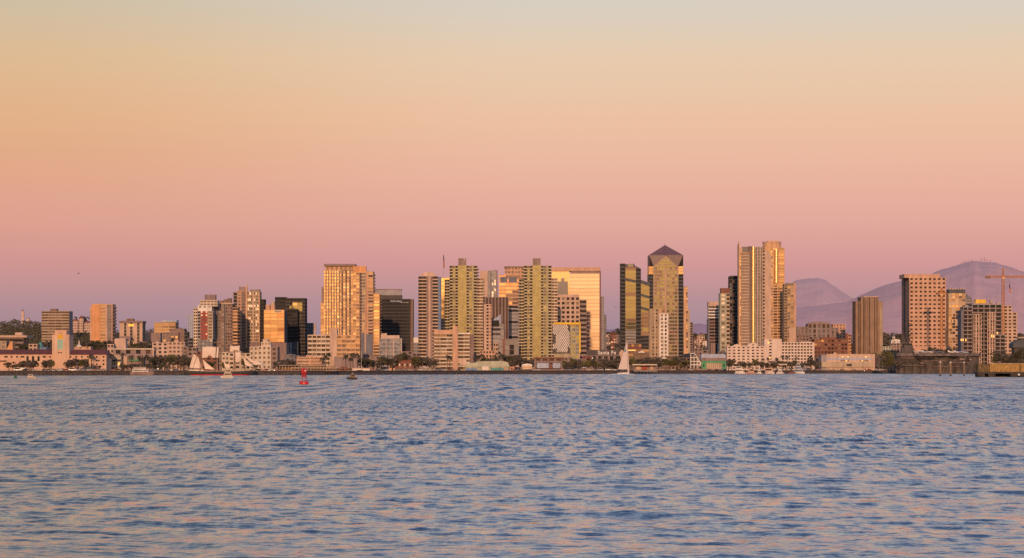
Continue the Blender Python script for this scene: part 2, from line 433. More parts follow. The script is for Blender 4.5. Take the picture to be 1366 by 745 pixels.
    va = N.new('ShaderNodeVectorMath'); va.operation = 'ADD'; L.new(b0.outputs[0], va.inputs[0]); L.new(cv.outputs[0], va.inputs[1])
    vn = N.new('ShaderNodeVectorMath'); vn.operation = 'NORMALIZE'; L.new(va.outputs[0], vn.inputs[0]); L.new(vn.outputs[0], b.inputs['Normal'])
    L.new(rng_(far, 0, 1, .05, .12), b.inputs['Roughness'])
    me.materials.append(m)
    tag(link('water', me), kind='structure')
water()

# ================================================================ ground, hills, mountains
gm = wallm('ground_city', (.085, .075, .068), var=.3, scale=.02, streak=False)
mb = MB()
Q = [(p, quay(p)) for p in (-900, -300, 0, 200, 400, 683, 900, 1100, 1366, 1800, 2400)]
fr = [(wx(p, d), d) for p, d in Q]
for (a, b) in zip(fr, fr[1:]):
    mb.face([(a[0], a[1] + 3, GZ), (b[0], b[1] + 3, GZ), (b[0]*2.4, 8000, GZ), (a[0]*2.4, 8000, GZ)])
    mb.face([(a[0]*2.4, 8000, GZ), (b[0]*2.4, 8000, GZ), (b[0]*20, 60000, GZ), (a[0]*20, 60000, GZ)])
tag(mb.build('ground', gm), kind='structure')
# outer water sheet and far land to the horizon, just under the modelled sheets
mb = MB(); mb.box(-9000, 9000, -4000, 1500, -6, -2.0)
tag(mb.build('bay_floor', wallm('bay_mud', (.03,.035,.04))), kind='structure')

from mathutils import noise as mnoise
def ridge(name, pts, D, depth, rgb, rough=.9, amp=0.0, seed=0, nsub=14, rows=22, back=.6, fine=1.0):
    """terrain: crest line surveyed as (photo px, row) at distance D, falling towards the viewer and behind; gullies from fractal noise"""
    P = []
    for (a, b) in zip(pts, pts[1:]):
        for k in range(nsub):
            u = k / nsub; P.append((a[0] + (b[0]-a[0])*u, a[1] + (b[1]-a[1])*u))
    P.append(pts[-1]); n = len(P)
    hz = [max(1, wz(p[1], D) - GZ) for p in P]; xs = [wx(p[0], D) for p in P]; hm = max(hz)
    v = []
    for r in range(rows + 1):
        u = r / rows * 1.5                 # 0 foot .. 1 crest .. 1.5 behind
        y = D - depth * (1 - u)
        prof = math.sin(min(u, 1) * math.pi/2) ** 1.25 if u <= 1 else 1 - back*(u-1)
        for i in range(n):
            q = Vector((xs[i] / hm * .9 + seed, u * 1.4 * fine, seed * 1.7))
            gl = mnoise.ridged_multi_fractal(q * 1.6, .9, 2.1, 6, 1.0, 2.0) - 1.0
            cr_ = mnoise.fractal(Vector((xs[i] / hm * 6, seed, u)), .9, 2.0, 5)
            z = hz[i]*prof + amp*hm*gl*(min(1, 2.2*u*(1-u)) if u < 1 else 0) + hm*.010*cr_*min(1, u)*(amp > 0)
            v.append((xs[i] * y / D, y, GZ - 2 + max(0, z)))
    f = [(r*n+i, r*n+i+1, (r+1)*n+i+1, (r+1)*n+i) for r in range(rows) for i in range(n-1)]
    me = bpy.data.meshes.new(name); me.from_pydata(v, [], f); me.polygons.foreach_set('use_smooth', [True]*len(f))
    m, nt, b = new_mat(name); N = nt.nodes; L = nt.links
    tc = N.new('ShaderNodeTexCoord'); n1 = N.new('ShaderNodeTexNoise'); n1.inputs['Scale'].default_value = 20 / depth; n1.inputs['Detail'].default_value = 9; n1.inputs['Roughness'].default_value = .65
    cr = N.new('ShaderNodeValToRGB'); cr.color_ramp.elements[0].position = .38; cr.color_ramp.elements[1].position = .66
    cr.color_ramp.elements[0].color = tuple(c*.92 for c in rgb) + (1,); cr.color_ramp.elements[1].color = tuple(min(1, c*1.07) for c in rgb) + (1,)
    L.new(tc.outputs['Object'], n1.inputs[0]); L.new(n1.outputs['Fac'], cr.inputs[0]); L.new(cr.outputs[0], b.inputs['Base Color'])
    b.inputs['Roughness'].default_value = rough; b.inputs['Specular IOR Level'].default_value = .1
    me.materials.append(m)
    return tag(link(name, me), kind='structure')
ridge('distant_mountain', [(985,455),(1005,432),(1030,398),(1048,383),(1062,376),(1075,372.5),(1090,372),(1101,374.5),(1112,382),(1124,390),(1138,399),(1156,410),(1190,428),(1240,446)], 24000, 6000, (.97,.60,.55), amp=.07, seed=4, nsub=24, rows=46)  # pink base colours of both mountains and far_hills carry the distance haze
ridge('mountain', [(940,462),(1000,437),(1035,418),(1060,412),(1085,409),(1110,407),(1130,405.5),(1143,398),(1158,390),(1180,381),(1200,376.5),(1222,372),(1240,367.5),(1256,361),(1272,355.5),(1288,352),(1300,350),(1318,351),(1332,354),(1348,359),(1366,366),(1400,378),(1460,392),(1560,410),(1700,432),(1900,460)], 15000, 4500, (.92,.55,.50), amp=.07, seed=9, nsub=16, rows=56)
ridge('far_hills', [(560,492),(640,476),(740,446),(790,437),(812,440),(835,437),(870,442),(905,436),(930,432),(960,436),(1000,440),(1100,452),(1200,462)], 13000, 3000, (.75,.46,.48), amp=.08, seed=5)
ridge('point_hill', [(-900,492),(-500,470),(-200,452),(100,442),(400,436),(700,430),(1000,434),(1300,441),(1600,452),(2000,470),(2400,492)], -2600, -700, (.05,.045,.035), amp=.05, seed=12)
ridge('park_hill', [(-400,455),(-120,444),(-20,440),(40,437),(90,439),(125,437),(160,443),(200,446),(240,448),(262,457),(300,471),(340,484)], 4300, 250, (.055,.047,.038), amp=.03, seed=2)
ridge('low_hill', [(760,487),(790,470),(808,463),(835,463),(870,470),(905,466),(930,461),(955,465),(1000,474),(1080,475),(1140,470),(1185,468),(1210,472),(1260,484)], 4000, 700, (.085,.075,.068), amp=.03, seed=6)

# seawall along the embarcadero
def seawall():
    root = empty('seawall', 'long dark seawall of rock and piles carrying the embarcadero along the water', 'seawall', (0, 2350, 0))
    mb = MB(); rb = MB(); cp = MB()
    for (p, d), (p2, d2) in zip(Q, Q[1:]):
        if p2 < -400 or p > 1900: continue
        a = np.array((wx(p, d), d - 2350)); b = np.array((wx(p2, d2), d2 - 2350)); u = (b - a)/np.linalg.norm(b - a); nrm = np.array((u[1], -u[0]))
        L_ = np.linalg.norm(b - a)
        def P(s, o, z): q = a + u*s + nrm*o; return (q[0], q[1], z)
        mb.hexa([P(0,0,-2),P(L_,0,-2),P(L_,-3.2,-2),P(0,-3.2,-2),P(0,0,GZ-.3),P(L_,0,GZ-.3),P(L_,-3.2,GZ-.3),P(0,-3.2,GZ-.3)])
        cp.hexa([P(0,.5,GZ-.28),P(L_,.5,GZ-.28),P(L_,-3.4,GZ-.28),P(0,-3.4,GZ-.28),P(0,.5,GZ+.12),P(L_,.5,GZ+.12),P(L_,-3.4,GZ+.12),P(0,-3.4,GZ+.12)])
        nn = int(L_/1.6); rows = []
        for i in range(nn + 1):
            s = L_*i/nn; rows.append([P(s, .05, -2), P(s, 1.0 + random.uniform(-.3, .5), -2), P(s, .55 + random.uniform(-.25, .35), .4 + random.uniform(-.3, .3)), P(s, .25 + random.uniform(-.1, .25), 1.5 + random.uniform(-.3, .3)), P(s, .05, GZ - .5 + random.uniform(-.5, 0))])
        for i in range(nn):
            for j in range(4): rb.face([rows[i][j], rows[i+1][j], rows[i+1][j+1], rows[i][j+1]])
    mb.build('wall', wallm('seawall_stone', (.085,.062,.054), var=.45, scale=.5), root)
    rb.build('riprap', wallm('riprap', (.10,.075,.064), var=.5, scale=.4), root); cp.build('coping', wallm('coping', (.13,.10,.09), var=.3, scale=.3), root)
seawall()

# ================================================================ buildings, from the left of the bay front to the right
w = W; g = G
# facade vocabulary
band_tan = ST(w['tan'], g['brown'], .02, .52, fh=3.5)
office = lambda wall, glass, pf=.3, sf=.42, **k: ST(w[wall], [g[x] for x in glass.split()], pf, sf, **k)

# -- county side -----------------------------------------------------------------
b = Bd('office_slab', 'wide beige office slab with level window bands behind the county tower', 'office building', 3300, 55.5)
b.block(55.5, 92.2, 416, [(1, ST(w['tan'], [g['brown'], g['brown'], g['mid']], .03, .5, fh=3.25, mod=9))], dep=28, sb=[(1, w['dusk'])], cap=w['tan'])  # side wall gets a darker colour for the shade on that face
b.slab('penthouse', 67, 76, 412.3, 416, w['brown'], off=8, dep=10); b.done()

b = Bd('apartment_tower', 'slim bright orange apartment tower with a blank wall beside stacked balconies', 'apartment tower', 2900, 120)
b.block(120, 122.4, 410.5, [(1, w['salmon'])], dep=20, off=1.5)
b.block(122.4, 150, 406.8, [(.40, w['orange']), (.26, ST(w['amber'], g['warm'], .02, .45, balc=1.3, bmat=w['salmon'], fh=3.3, mod=7)), (.08, w['pink']),
        (.22, ST(w['mauve'], g['grey'], .18, .42, fh=3.0)), (.04, w['salmon'])], dep=24)
b.slab('roof_box', 127, 142, 405.6, 406.4, w['salmon'], off=5, dep=8); b.done()

b = Bd('office_building', 'squat pale office with dark window columns, dark cornice and an orange sign', 'office building', 2850, 159.5)
wc = ST(w['beige'], g['black'], .12, .12, fh=3.4)
b.block(159.5, 190, 431, [(.2, w['pink']), (.1, wc, 2), (.16, w['pink']), (.11, wc, 2), (.2, w['pink']), (.1, wc, 2), (.13, w['pink'])], dep=24, fh=3.3)
b.slab('cornice', 158.8, 190.6, 428.3, 430.9, w['mauve'], off=-1.2, dep=27); b.slab('penthouse', 168.5, 178, 425.2, 428.3, w['brown'], off=7, dep=9)
b.window(171.5, 178.5, 432.6, 435.6, lampm('sign_orange', (1.0,.42,.05), .75), name='sign'); b.done()

b = Bd('county_building', 'long pink civic building with red tile roofs and a stepped central tower', 'civic building', 1985, -14)
for x0, x1, tp in ((-14, 70.4, 473), (91.6, 142, 473.4)):
    s0, s1, z1 = b.block(x0, x1, tp, [(1, w['stucco'])], dep=26, parapet=0)
    mb = b.mb('tile_roof', w['roofred']); zr = b.Z(466.6, s0)
    mb.hexa([(s0-.6,-.8,z1),(s1+.6,-.8,z1),(s1+.6,27,z1),(s0-.6,27,z1),(s0+2,9,zr),(s1-2,9,zr),(s1-2,16,zr),(s0+2,16,zr)])
b.slab('plinth', -14, 142, 491.8, 496.2, w['pink'], off=-.9, dep=.8)
b.block(69.6, 92.4, 447.2, [(1, w['stucco'])], dep=20, off=-1.6, parapet=.25)
b.block(73.2, 88.6, 441.4, [(1, w['stucco'])], dep=13, off=-1.9, parapet=.25)
b.slab('tower_frieze', 77, 85, 443.2, 445, w['amber'], off=-2.1, dep=.19)
for k in (70.4, 73.6, 86.2, 90):
    b.slab('pilaster', k, k+1.1, 449, 472, w['cream'], off=-2.25, dep=.34)
b.window(76.7, 83.9, 446.8, 453, wallm('tile_gold', (.85,.45,.05), var=.35, scale=1.2), off=-1.98, name='tile_panel')
o = b.window(76.9, 83.7, 453.3, 466.2, G['teal'], off=-1.98, name='tower_window', frame=w['cream'])
q = MB()
for i in (.34, .66):
    a0, a1 = b.S(76.9, -1.98), b.S(83.7, -1.98); x = a0 + (a1-a0)*i; q.box(x-.12, x+.12, -2.3, -2.06, b.Z(466.2, x), b.Z(453.3, x))
q.build('mullion', w['cream'], o)
for x in (77.4, 79.6, 81.3): b.window(x, x+1.2, 470, 471.6, g['black'], off=-1.98)
b.window(76.4, 82.4, 484.8, 494.6, g['black'], off=-1.66, name='portal', frame=w['cream'])
for x in (35.2, 42.6, 49.9): b.window(x, x+3.1, 475.4, 482.1, g['black'], name='tall_window', frame=w['cream'])
for x in (5.6, 8, 14.4, 21.6, 27.8, 30.2, 56.8, 59, 65.6, 93, 100.5, 108, 116, 128, 137): b.window(x, x+2.3, 475.2, 477.4, g['black'])
for x in (49.6, 65, 95, 101.6, 112, 128.2, 130.8, 137): b.window(x, x+2, 480.2, 482.3, g['black'])
for x in (4.3, 11.6, 24, 32, 42.6, 50, 60, 67, 95, 107, 121.4, 128, 137): b.window(x, x+2.2, 485.1, 487.5, g['black'])
b.slab('awning', -4, 8, 480.9, 482.4, w['brown'], off=-2.2, dep=2); b.done()

b = Bd('low_office', 'low wide pale office with deep shaded bands below the wooded hill at far left', 'office building', 2700, -24)
b.block(-24, 31, 452.6, [(1, ST(w['mauve'], g['black'], .02, .4, fh=4.4, mod=14))], dep=30, base=None)
b.slab('roof_deck', -25, 35.5, 447.6, 450.6, w['pink'], off=-3, dep=36); b.slab('penthouse', 20, 29.5, 443.8, 447.4, w['pink'], off=6, dep=12); b.done()
b = Bd('gabled_house', 'small peach building with an end wall tinted orange as if sunlit at the left edge', 'building', 2300, -6)
b.block(-6, 8.6, 456, [(1, ST(w['tan'], g['grey'], .5, .5, fh=3.2))], dep=12, fh=3.2); b.poly('gable', [(8.6,474),(8.8,466),(14.6,455),(16.8,457),(16.8,474)], w['orange'], off=-.3, dep=12); b.done()  # gable's orange puts the low sun on the end wall into its colour
b = Bd('low_building', 'small white low building with two dark openings left of the teal roofs', 'building', 2320, 38.4)
b.block(38.4, 49.6, 460.2, [(1, ST(w['pink'], g['black'], .4, .5, fh=3.2, mod=3.2))], dep=12, fh=3.2); b.done()
b = Bd('kiosk', 'teal roofed small pavilion beside a blue roofed shed, behind the county roof', 'pavilion', 2330, 50.4)
b.block(50.4, 61.5, 466.4, [(1, w['dusk'])], dep=10, parapet=0); b.slab('blue_roof', 50, 62, 463.6, 466.3, w['blue'], off=-.5, dep=11)
b.poly('teal_roof', [(50.8,463.5),(50.8,459.6),(53.2,456.6),(55.4,459),(56.4,463.5)], w['teal'], off=1, dep=7); b.done()
b = Bd('domed_hall', 'long pale low hall with a small white dome right of the county tower', 'hall', 2380, 94)
b.block(94, 121, 463.4, [(1, ST(w['salmon'], g['mid'], .7, .6, mod=6))], dep=14, parapet=.4)
mb = b.mb('dome', w['white']); sc_ = b.S(105.2, 5); r = b.S(109, 5) - sc_
mb.lathe([(r*math.cos(k*math.pi/14), b.Z(463.4, sc_) + r*1.0*math.sin(k*math.pi/14)) for k in range(7)] + [(.3, b.Z(456, sc_)), (.05, b.Z(453.5, sc_))], sc_, 6, 16); b.done()

# hill above the county building
b = Bd('bell_tower', 'tiny pale bell tower poking over the wooded hill at far left', 'tower', 4300, 28.6, z0=50)
b.slab('shaft', 28.7, 31.8, 415.6, 440, w['pinkwall'], dep=4); b.slab('belfry', 29, 31.4, 414.4, 415.6, w['mauve'], off=.4, dep=3)
mb = b.mb('cupola', w['brown']); c_ = b.S(30.2, 2); mb.lathe([(1.1, b.Z(414.4, c_)), (.9, b.Z(413.6, c_)), (.1, b.Z(412.6, c_))], c_, 2, 8); b.done()
b = Bd('hill_house', 'little pale house beside the bell tower on the wooded hill', 'house', 4280, 35, z0=50)
b.slab('wall', 35.4, 38.8, 425.5, 440, w['pinkwall'], dep=6); b.poly('roof', [(35,425.5),(39.2,425.5),(37,424)], w['dusk'], off=-.4, dep=7); b.done()
for x0, x1, t_, lab in ((96.5, 104, 428, 'pale hillside house nearest the beige slab office'), (105, 111, 424.8, 'tallest pale hillside house, with a small cupola'), (112.5, 120, 430.5, 'low pink hillside house against the orange tower')):
    b = Bd('hill_house', lab, 'house', 4150, x0, z0=50, group='houses on the hill crest')
    b.block(x0, x1, t_, [(1, ST(w['pinkwall'], g['dark'], .55, .55, fh=3.6, mod=3))], dep=10, base=444, parapet=0)
    m_ = (x0+x1)/2; b.poly('roof', [(x0-.5, t_), (x1+.5, t_), (m_+1, t_-2.2), (m_-1, t_-2.2)], w['roofred'], off=-.5, dep=11)
    if t_ == 424.8: b.slab('cupola', 107.3, 109.6, 421.4, 423, w['brown'], off=3, dep=3)
    b.done()

# -- between county building and the twin apartment towers ------------------------------
b = Bd('service_block', 'blank white service block with a slanted left edge right of the red roofs', 'building', 2320, 152.6)
b.poly('wall', [(156.6,470),(154.4,460.5),(152.6,458),(152.8,452),(167.4,451.4),(167.8,470)], w['pinkwall'], dep=12); b.slab('roof_box', 160, 174, 448.8, 455, w['mauve'], off=13, dep=8); b.done()
b = Bd('low_building', 'small white building with two square dark windows beside the white service block', 'building', 2260, 143.2)
b.block(143.2, 151.6, 460.4, [(1, ST(w['pinkwall'], g['dark'], .45, .5, fh=4, mod=3))], dep=9, fh=4); b.done()
b = Bd('terminal_hall', 'long pink low hall edged by a thin cream parapet line above the yacht', 'hall', 2240, 151)
b.block(151, 204.4, 467.2, [(1, ST(w['dusk'], [g['brown'], g['black']], .55, .45, fh=5, mod=8))], dep=18, parapet=0); b.slab('parapet', 151, 205.6, 465, 466.6, w['cream'], off=-.8, dep=20)
b.slab('end_post', 203.6, 205.4, 466.8, 480, w['pink'], off=-.6, dep=.5); b.done()
b = Bd('harbour_office', 'peach quay-side office with black awnings and two lit yellow windows', 'building', 2030, 142.4)
b.block(142.4, 161.4, 475.4, [(1, w['beige'])], dep=14); b.slab('awning', 142.2, 160.6, 479.8, 481.8, w['black'], off=-2, dep=2)
for x, l in ((143.6, 1), (147.5, 0), (152, 0), (157, 1)): b.window(x, x+2.8, 484, 487.4, LIT if l else g['mid'], frame=w['cream'])
for x in (143.6, 148, 153): b.window(x, x+3.4, 490, 494, g['brown'])
b.done()
b = Bd('harbour_shed', 'pinkish quay-side shed with a green awning behind the white yacht', 'building', 2040, 164.6)
b.block(164.6, 169.6, 476.4, [(1, w['pink'])], dep=12); b.block(169.6, 191.4, 477.4, [(1, ST(w['dusk'], g['dark'], .5, .4, fh=4, mod=5))], dep=12, off=1)
b.slab('awning', 172, 185.6, 479.8, 481.8, w['green'], off=-1.4, dep=2.3); b.done()
b = Bd('golden_block', 'low golden sunlit office block with a flat blue-white roof on the rise', 'office building', 3050, 205.6)
b.block(205.6, 234, 430.8, [(.36, ST(w['amber'], g['warm'], .06, .35, mod=7)), (.02, w['tan']), (.3, ST(w['amber'], g['warm'], .06, .35, mod=7)), (.02, w['tan']), (.3, ST(w['amber'], g['amber'], .06, .35, mod=7))], dep=30, parapet=.3)
b.slab('roof_plant', 215, 235.6, 427.2, 430, w['paleblue'], off=2, dep=20); b.done()
b = Bd('low_building', 'plain pink two-tone low block below the golden office', 'building', 2900, 190)
b.block(190, 200.8, 446, [(1, w['pink'])], dep=14); b.block(201.2, 214, 445.2, [(1, w['dusk'])], dep=14, off=.6); b.done()
b = Bd('apartment_block', 'brown mid-rise with a few gold glints left of the twin towers', 'apartment building', 2850, 216.5)
b.block(216.5, 238, 444.4, [(1, ST(w['dusk'], [g['bronze'], g['mid'], g['hot']], .45, .45))], dep=18); b.block(227, 246, 439.6, [(1, ST(w['mauve'], [g['bronze'], g['mid']], .5, .45))], dep=18, off=6); b.done()
b = Bd('town_house', 'row of small white-gabled villas below the brown mid-rise', 'house', 2500, 203)
b.block(203, 224, 458.4, [(1, ST(w['pinkwall'], g['dark'], .5, .5, fh=3.4, mod=4))], dep=12); b.block(224.4, 246.4, 457.4, [(1, ST(w['pinkwall'], g['mid'], .4, .5, fh=3.4, mod=4))], dep=12, off=1.5)
b.poly('gable', [(207,458.3),(213,458.3),(210,454.6)], w['pinkwall'], off=-.1, dep=9); b.slab('dormer', 232, 238, 454.2, 457.3, w['salmon'], off=3, dep=5); b.done()
b = Bd('office_tower', 'slim white-grey slab peeking out left of the red striped tower', 'office tower', 3200, 250.2)
b.block(250.2, 257.8, 421.2, [(1, ST(w['paleblue'], g['slate'], .75, .2, mod=2.5))], dep=18); b.done()
b = Bd('parking_deck', 'dark steel stepped structure at the foot of the slim white-grey slab', 'building', 2800, 245.8)
b.block(245.8, 251, 444, [(1, ST(w['steel'], g['black'], .15, .3))], dep=12); b.block(251, 257, 452, [(1, ST(w['slate'], g['black'], .15, .4))], dep=12, off=-1); b.done()

b = Bd('apartment_tower', 'apartment tower with a dark red panel up its front and white upper storeys', 'apartment tower', 2760, 258)
b.block(258, 263.4, 412, [(1, ST(w['cream'], g['dark'], .35, .5, fh=3.05, balc=1.1, bmat=w['cream'], mod=2))], dep=20)
b.block(263.4, 284, 415.4, [(.2, ST(w['grey'], g['dark'], .2, .4)), (.46, ST(w['red'], [g['mid'], g['mid'], g['pale']], .38, .45), 3), (.34, ST(w['beige'], g['mid'], .3, .4))], dep=24, fh=3.1, off=.6, parapet=0, base=453)
b.block(263.4, 284, 453.2, [(1, ST(w['slate'], g['grey'], .25, .3))], dep=24, fh=3.1, off=.8, parapet=0)
b.block(264, 282.6, 408.2, [(1, ST(w['white'], g['grey'], .5, .6, mod=5, fh=5))], dep=21, off=2, base=415.4)
b.block(266.6, 290, 401.6, [(1, ST(w['cream'], g['mid'], .2, .45, fh=3))], dep=18, off=5, base=409)
b.slab('plant_room', 273, 287.4, 393.4, 401.4, w['mauve'], off=9, dep=10); b.done()
b = Bd('apartment_tower', 'brown ribbed apartment tower joined to the right of the red panelled one', 'apartment tower', 2790, 284.4)
rib = ST(w['dusk'], [g['mid'], g['brown']], .34, .36)
b.block(284.4, 310, 406.2, [(.2, rib, 2), (.06, w['steel']), (.3, ST(w['dusk'], [g['grey'], g['mid']], .2, .42)), (.06, w['steel']), (.36, rib, 3)], dep=26, fh=3.05, parapet=0)
b.slab('roof_slab', 288.6, 312, 404.2, 406, w['pink'], off=-1.2, dep=28)
for x0, x1, t_ in ((293, 298, 401.4), (298.4, 303, 399.6), (303.4, 308.5, 398)): b.slab('roof_plant', x0, x1, t_, 404.2, w['brown'], off=8, dep=7)
b.block(310.4, 317, 411.4, [(1, ST(w['salmon'], [g['bronze'], g['dark']], .05, .45, balc=1.4, bmat=w['amber'], fh=3.2, mod=6))], dep=20, off=1.2); b.done()
b = Bd('apartment_tower', 'tan double-shafted apartment tower with a bright vertical fin between its halves', 'apartment tower', 2880, 311)
tw = ST(w['beige'], [g['mid'], g['brown'], g['bronze'], g['pale']], .26, .4)
b.block(311, 317, 391, [(1, ST(w['dusk'], g['dark'], .3, .3))], dep=22, off=3)
b.block(316.8, 328, 389, [(.45, ST(w['salmon'], [g['bronze'], g['mid']], .4, .4)), (.55, ST(w['dusk'], g['mid'], .3, .4))], dep=22, fh=3.1, off=.6)
b.slab('plant_room', 318.8, 329.2, 382.8, 388.2, w['dusk'], off=6, dep=10)
b.slab('fin', 327.9, 329.9, 380, 465, w['amber'], off=-2, dep=2.4)
b.block(330, 346.4, 390.4, [(.42, tw, 3), (.1, w['pink']), (.4, tw, 3), (.08, w['amber'])], dep=22, fh=3.1)
b.slab('plant_room', 333.8, 346.2, 386.4, 390, w['dusk'], off=4, dep=12); b.slab('podium', 330, 347.4, 456.5, 470, w['mauve'], off=-2.5, dep=2); b.done()

# -- gold glass office and the black tower ---------------------------------------------------
b = Bd('office_tower', 'box of mirror-gold glass glowing with the sunset, in front of the black tower', 'office building', 2820, 352, a=R(-2.2))
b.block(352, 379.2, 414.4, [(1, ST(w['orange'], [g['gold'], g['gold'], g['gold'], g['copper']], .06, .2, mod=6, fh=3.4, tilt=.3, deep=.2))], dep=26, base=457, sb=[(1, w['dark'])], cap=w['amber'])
b.slab('base', 360, 382, 457.4, 482, w['mauve'], off=.2, dep=24)
b.slab('painted_base_recess', 369.4, 373.2, 463, 482, w['black'], off=-.05, dep=.2)  # black slab set proud, painting the shade of a recess
b.slab('roof_sign', 366.4, 374.6, 414.6, 417, w['grey'], off=-.5, dep=.45)
b.slab('plant_room', 354.4, 359.8, 406.6, 413.8, w['salmon'], off=4, dep=8); b.slab('plant_room', 361, 366.2, 407, 413.8, w['salmon'], off=3, dep=8)
b.slab('roof_tank', 361.4, 366, 402.8, 407, w['beige'], off=9, dep=5); b.done()
b = Bd('stair_tower', 'narrow dark slab squeezed between the tan tower and the gold box', 'office tower', 2860, 347.2)
b.block(347.2, 352.6, 400.4, [(1, ST(w['black'], g['black'], .1, .3))], dep=20); b.done()
b = Bd('office_tower', 'black glass tower with one golden reflection tinted into panes high on its right', 'office tower', 2960, 366.8)
blk = ST(w['black'], [g['black'], g['dark']], .06, .3, fh=3.5, mod=5)
b.block(366.8, 381, 397.4, [(1, blk)], dep=24, off=2); b.block(381, 407, 398.8, [(1, ST(w['dark'], [g['black'], g['dark']], .08, .34, fh=3.5, mod=4))], dep=30)
for i, (x0, x1, y0, y1) in enumerate(((390.4, 396.4, 404, 408), (396.6, 403.2, 404, 408), (386.2, 389.6, 408.4, 412), (390.4, 396.4, 408.2, 412.4), (396.6, 403.2, 408.2, 412.4), (398, 403.2, 412.6, 415.4), (400.6, 402, 420, 428))):
    b.window(x0, x1, y0, y1, g['olive'] if i else g['gold'], name='reflection_tint_pane')  # gold tint of these panes stands in for a reflected patch
b.block(379.8, 397, 414.2, [(1, ST(w['black'], [g['black'], g['dark']], .04, .25, fh=3.4, mod=8))], dep=20, off=-14)
b.block(383, 397.5, 457, [(.3, w['steel']), (.1, w['paleblue']), (.6, ST(w['steel'], [g['slate'], g['blue']], .2, .3))], dep=8, off=-24); b.done()
b = Bd('low_office', 'blue-grey low office filling the gap right of the black tower', 'office building', 3050, 409)
b.block(409, 417, 432, [(1, ST(w['slate'], [g['slate'], g['blue']], .06, .35, mod=6))], dep=16); b.slab('sign_tower', 417.4, 421, 431.6, 450, w['pinkwall'], off=-2, dep=5); b.done()
b = Bd('art_deco_hall', 'cream stepped art deco building with small square windows beside the gold box', 'building', 2300, 333)
cw_ = ST(w['cream'], g['mid'], .52, .5, fh=3.6, mod=3.0)
b.block(333, 344, 463.8, [(1, cw_)], dep=16, off=1); b.block(344, 361.4, 463.2, [(1, cw_)], dep=18); b.block(361.4, 370.2, 464.6, [(1, ST(w['dusk'], g['brown'], .5, .5, fh=3.6))], dep=16, off=1.4)
b.block(348.4, 361, 457.6, [(1, cw_)], dep=11, off=3, base=463); b.block(350.6, 357.2, 453.8, [(1, w['cream'])], dep=7, off=4, base=458); b.done()

# -- the big gold residential tower --------------------------------------------------------
b = Bd('low_hotel', 'tan mid-rise slab with a blank pink lift core splitting its gridded front', 'hotel', 2400, 410.4)
gr = ST(w['cream'], [g['brown'], g['mid'], g['brown']], .14, .42, fh=3.55, mod=3.8, balc=.9, bmat=w['cream'])
b.block(410.4, 440.4, 448, [(1, gr)], dep=16); b.block(440.4, 449.6, 439.6, [(1, w['pink'])], dep=17, off=-1.2)
b.block(449.6, 480.2, 448.2, [(1, ST(w['amber'], [g['bronze'], g['mid'], g['warm']], .14, .42, fh=3.55, mod=3.8, balc=.9, bmat=w['amber']))], dep=16)  # same grid as the left half, recoloured amber for its gold light
b.slab('wing', 446, 480, 476, 492, w['dusk'], off=-8, dep=6); b.done()
b = Bd('residential_tower', 'tallest gold-glinting apartment tower with a flat overhanging crown slab, left of centre', 'apartment tower', 2720, 427.6)
gt = lambda glass, **k: ST(w['amber'], [g[x] for x in glass.split()], .12, .40, **k)
b.block(427.6, 433.2, 405, [(1, gt('gold warm gold', balc=.8))], dep=20, fh=3.0, off=3)
b.block(429, 432, 384, [(1, w['dusk'])], dep=10, off=10)
b.block(432, 455.6, 361.6, sum([[(.10, gt('gold gold hot gold'), 1), (.052, ST(w['dusk'], [g['mid'], g['brown']], .1, .3), 1)] for _ in range(6)], []) + [(.10, gt('gold warm'), 1)], dep=26, fh=3.0)
b.block(455.6, 471, 361.6, sum([[(.14, ST(w['dusk'], [g['mid'], g['brown']], .1, .3), 1), (.19, gt('warm gold warm'), 1)] for _ in range(3)], []), dep=26, fh=3.0, off=.8)
b.block(434, 470, 355.6, [(1, ST(w['salmon'], [g['dark'], g['bronze']], .55, .1, mod=4.2, fh=6))], dep=20, off=4, base=361.5, parapet=0)
b.slab('crown_slab', 432, 474, 352.3, 355, w['dusk'], off=.4, dep=28)
b.block(471, 488, 364.4, [(.5, gt('warm gold bronze', balc=1, bmat=w['amber'])), (.2, ST(w['dusk'], g['brown'], .2, .35)), (.3, ST(w['beige'], [g['mid'], g['warm']], .2, .4))], dep=22, fh=3.0, off=-1.2)
b.slab('lift_tower', 470.4, 488.2, 355.4, 364.3, w['orange'], off=2, dep=12)
b.block(488, 498, 363.2, [(.3, w['salmon']), (.7, ST(w['beige'], [g['mid'], g['brown'], g['warm']], .14, .42, balc=1.1, bmat=w['salmon']))], dep=22, fh=3.0, off=.4)
b.block(498.2, 506.4, 393, [(1, ST(w['orange'], [g['hot'], g['gold'], g['amber']], .12, .36, balc=1.2, bmat=w['amber'], mod=4))], dep=20, fh=3.0, off=-.6)
b.slab('dark_base', 481, 497, 446, 480, w['slate'], off=-1.9, dep=.5); b.slab('pier_fin', 486.4, 488, 400, 471, w['salmon'], off=-2.4, dep=.9); b.done()
b = Bd('office_tower', 'dark brown blank-glass office tower with a paler rooftop box, beside the gold tower', 'office tower', 3050, 504)
dk = ST(w['black'], g['dark'], .03, .4, fh=3.6, mod=20, tilt=.03)
b.block(504, 547.6, 400, [(1, dk)], dep=30); b.block(547.6, 551, 400.2, [(1, w['brown'])], dep=28, off=1)
b.slab('plant_room', 500, 536, 394, 399.6, w['dark'], off=6, dep=16); b.slab('roof_screen', 499, 535, 387, 394, w['grey'], off=7, dep=12); b.slab('roof_rim', 498, 536, 385.8, 387, w['mauve'], off=6.6, dep=13)
for k in range(9): b.slab('roof_sign', 521 + k*1.7, 522.2 + k*1.7, 401.2 - (k == 0)*.6 - (k == 2)*.2, 402.8, w['paleblue'], off=-.3, dep=.25)
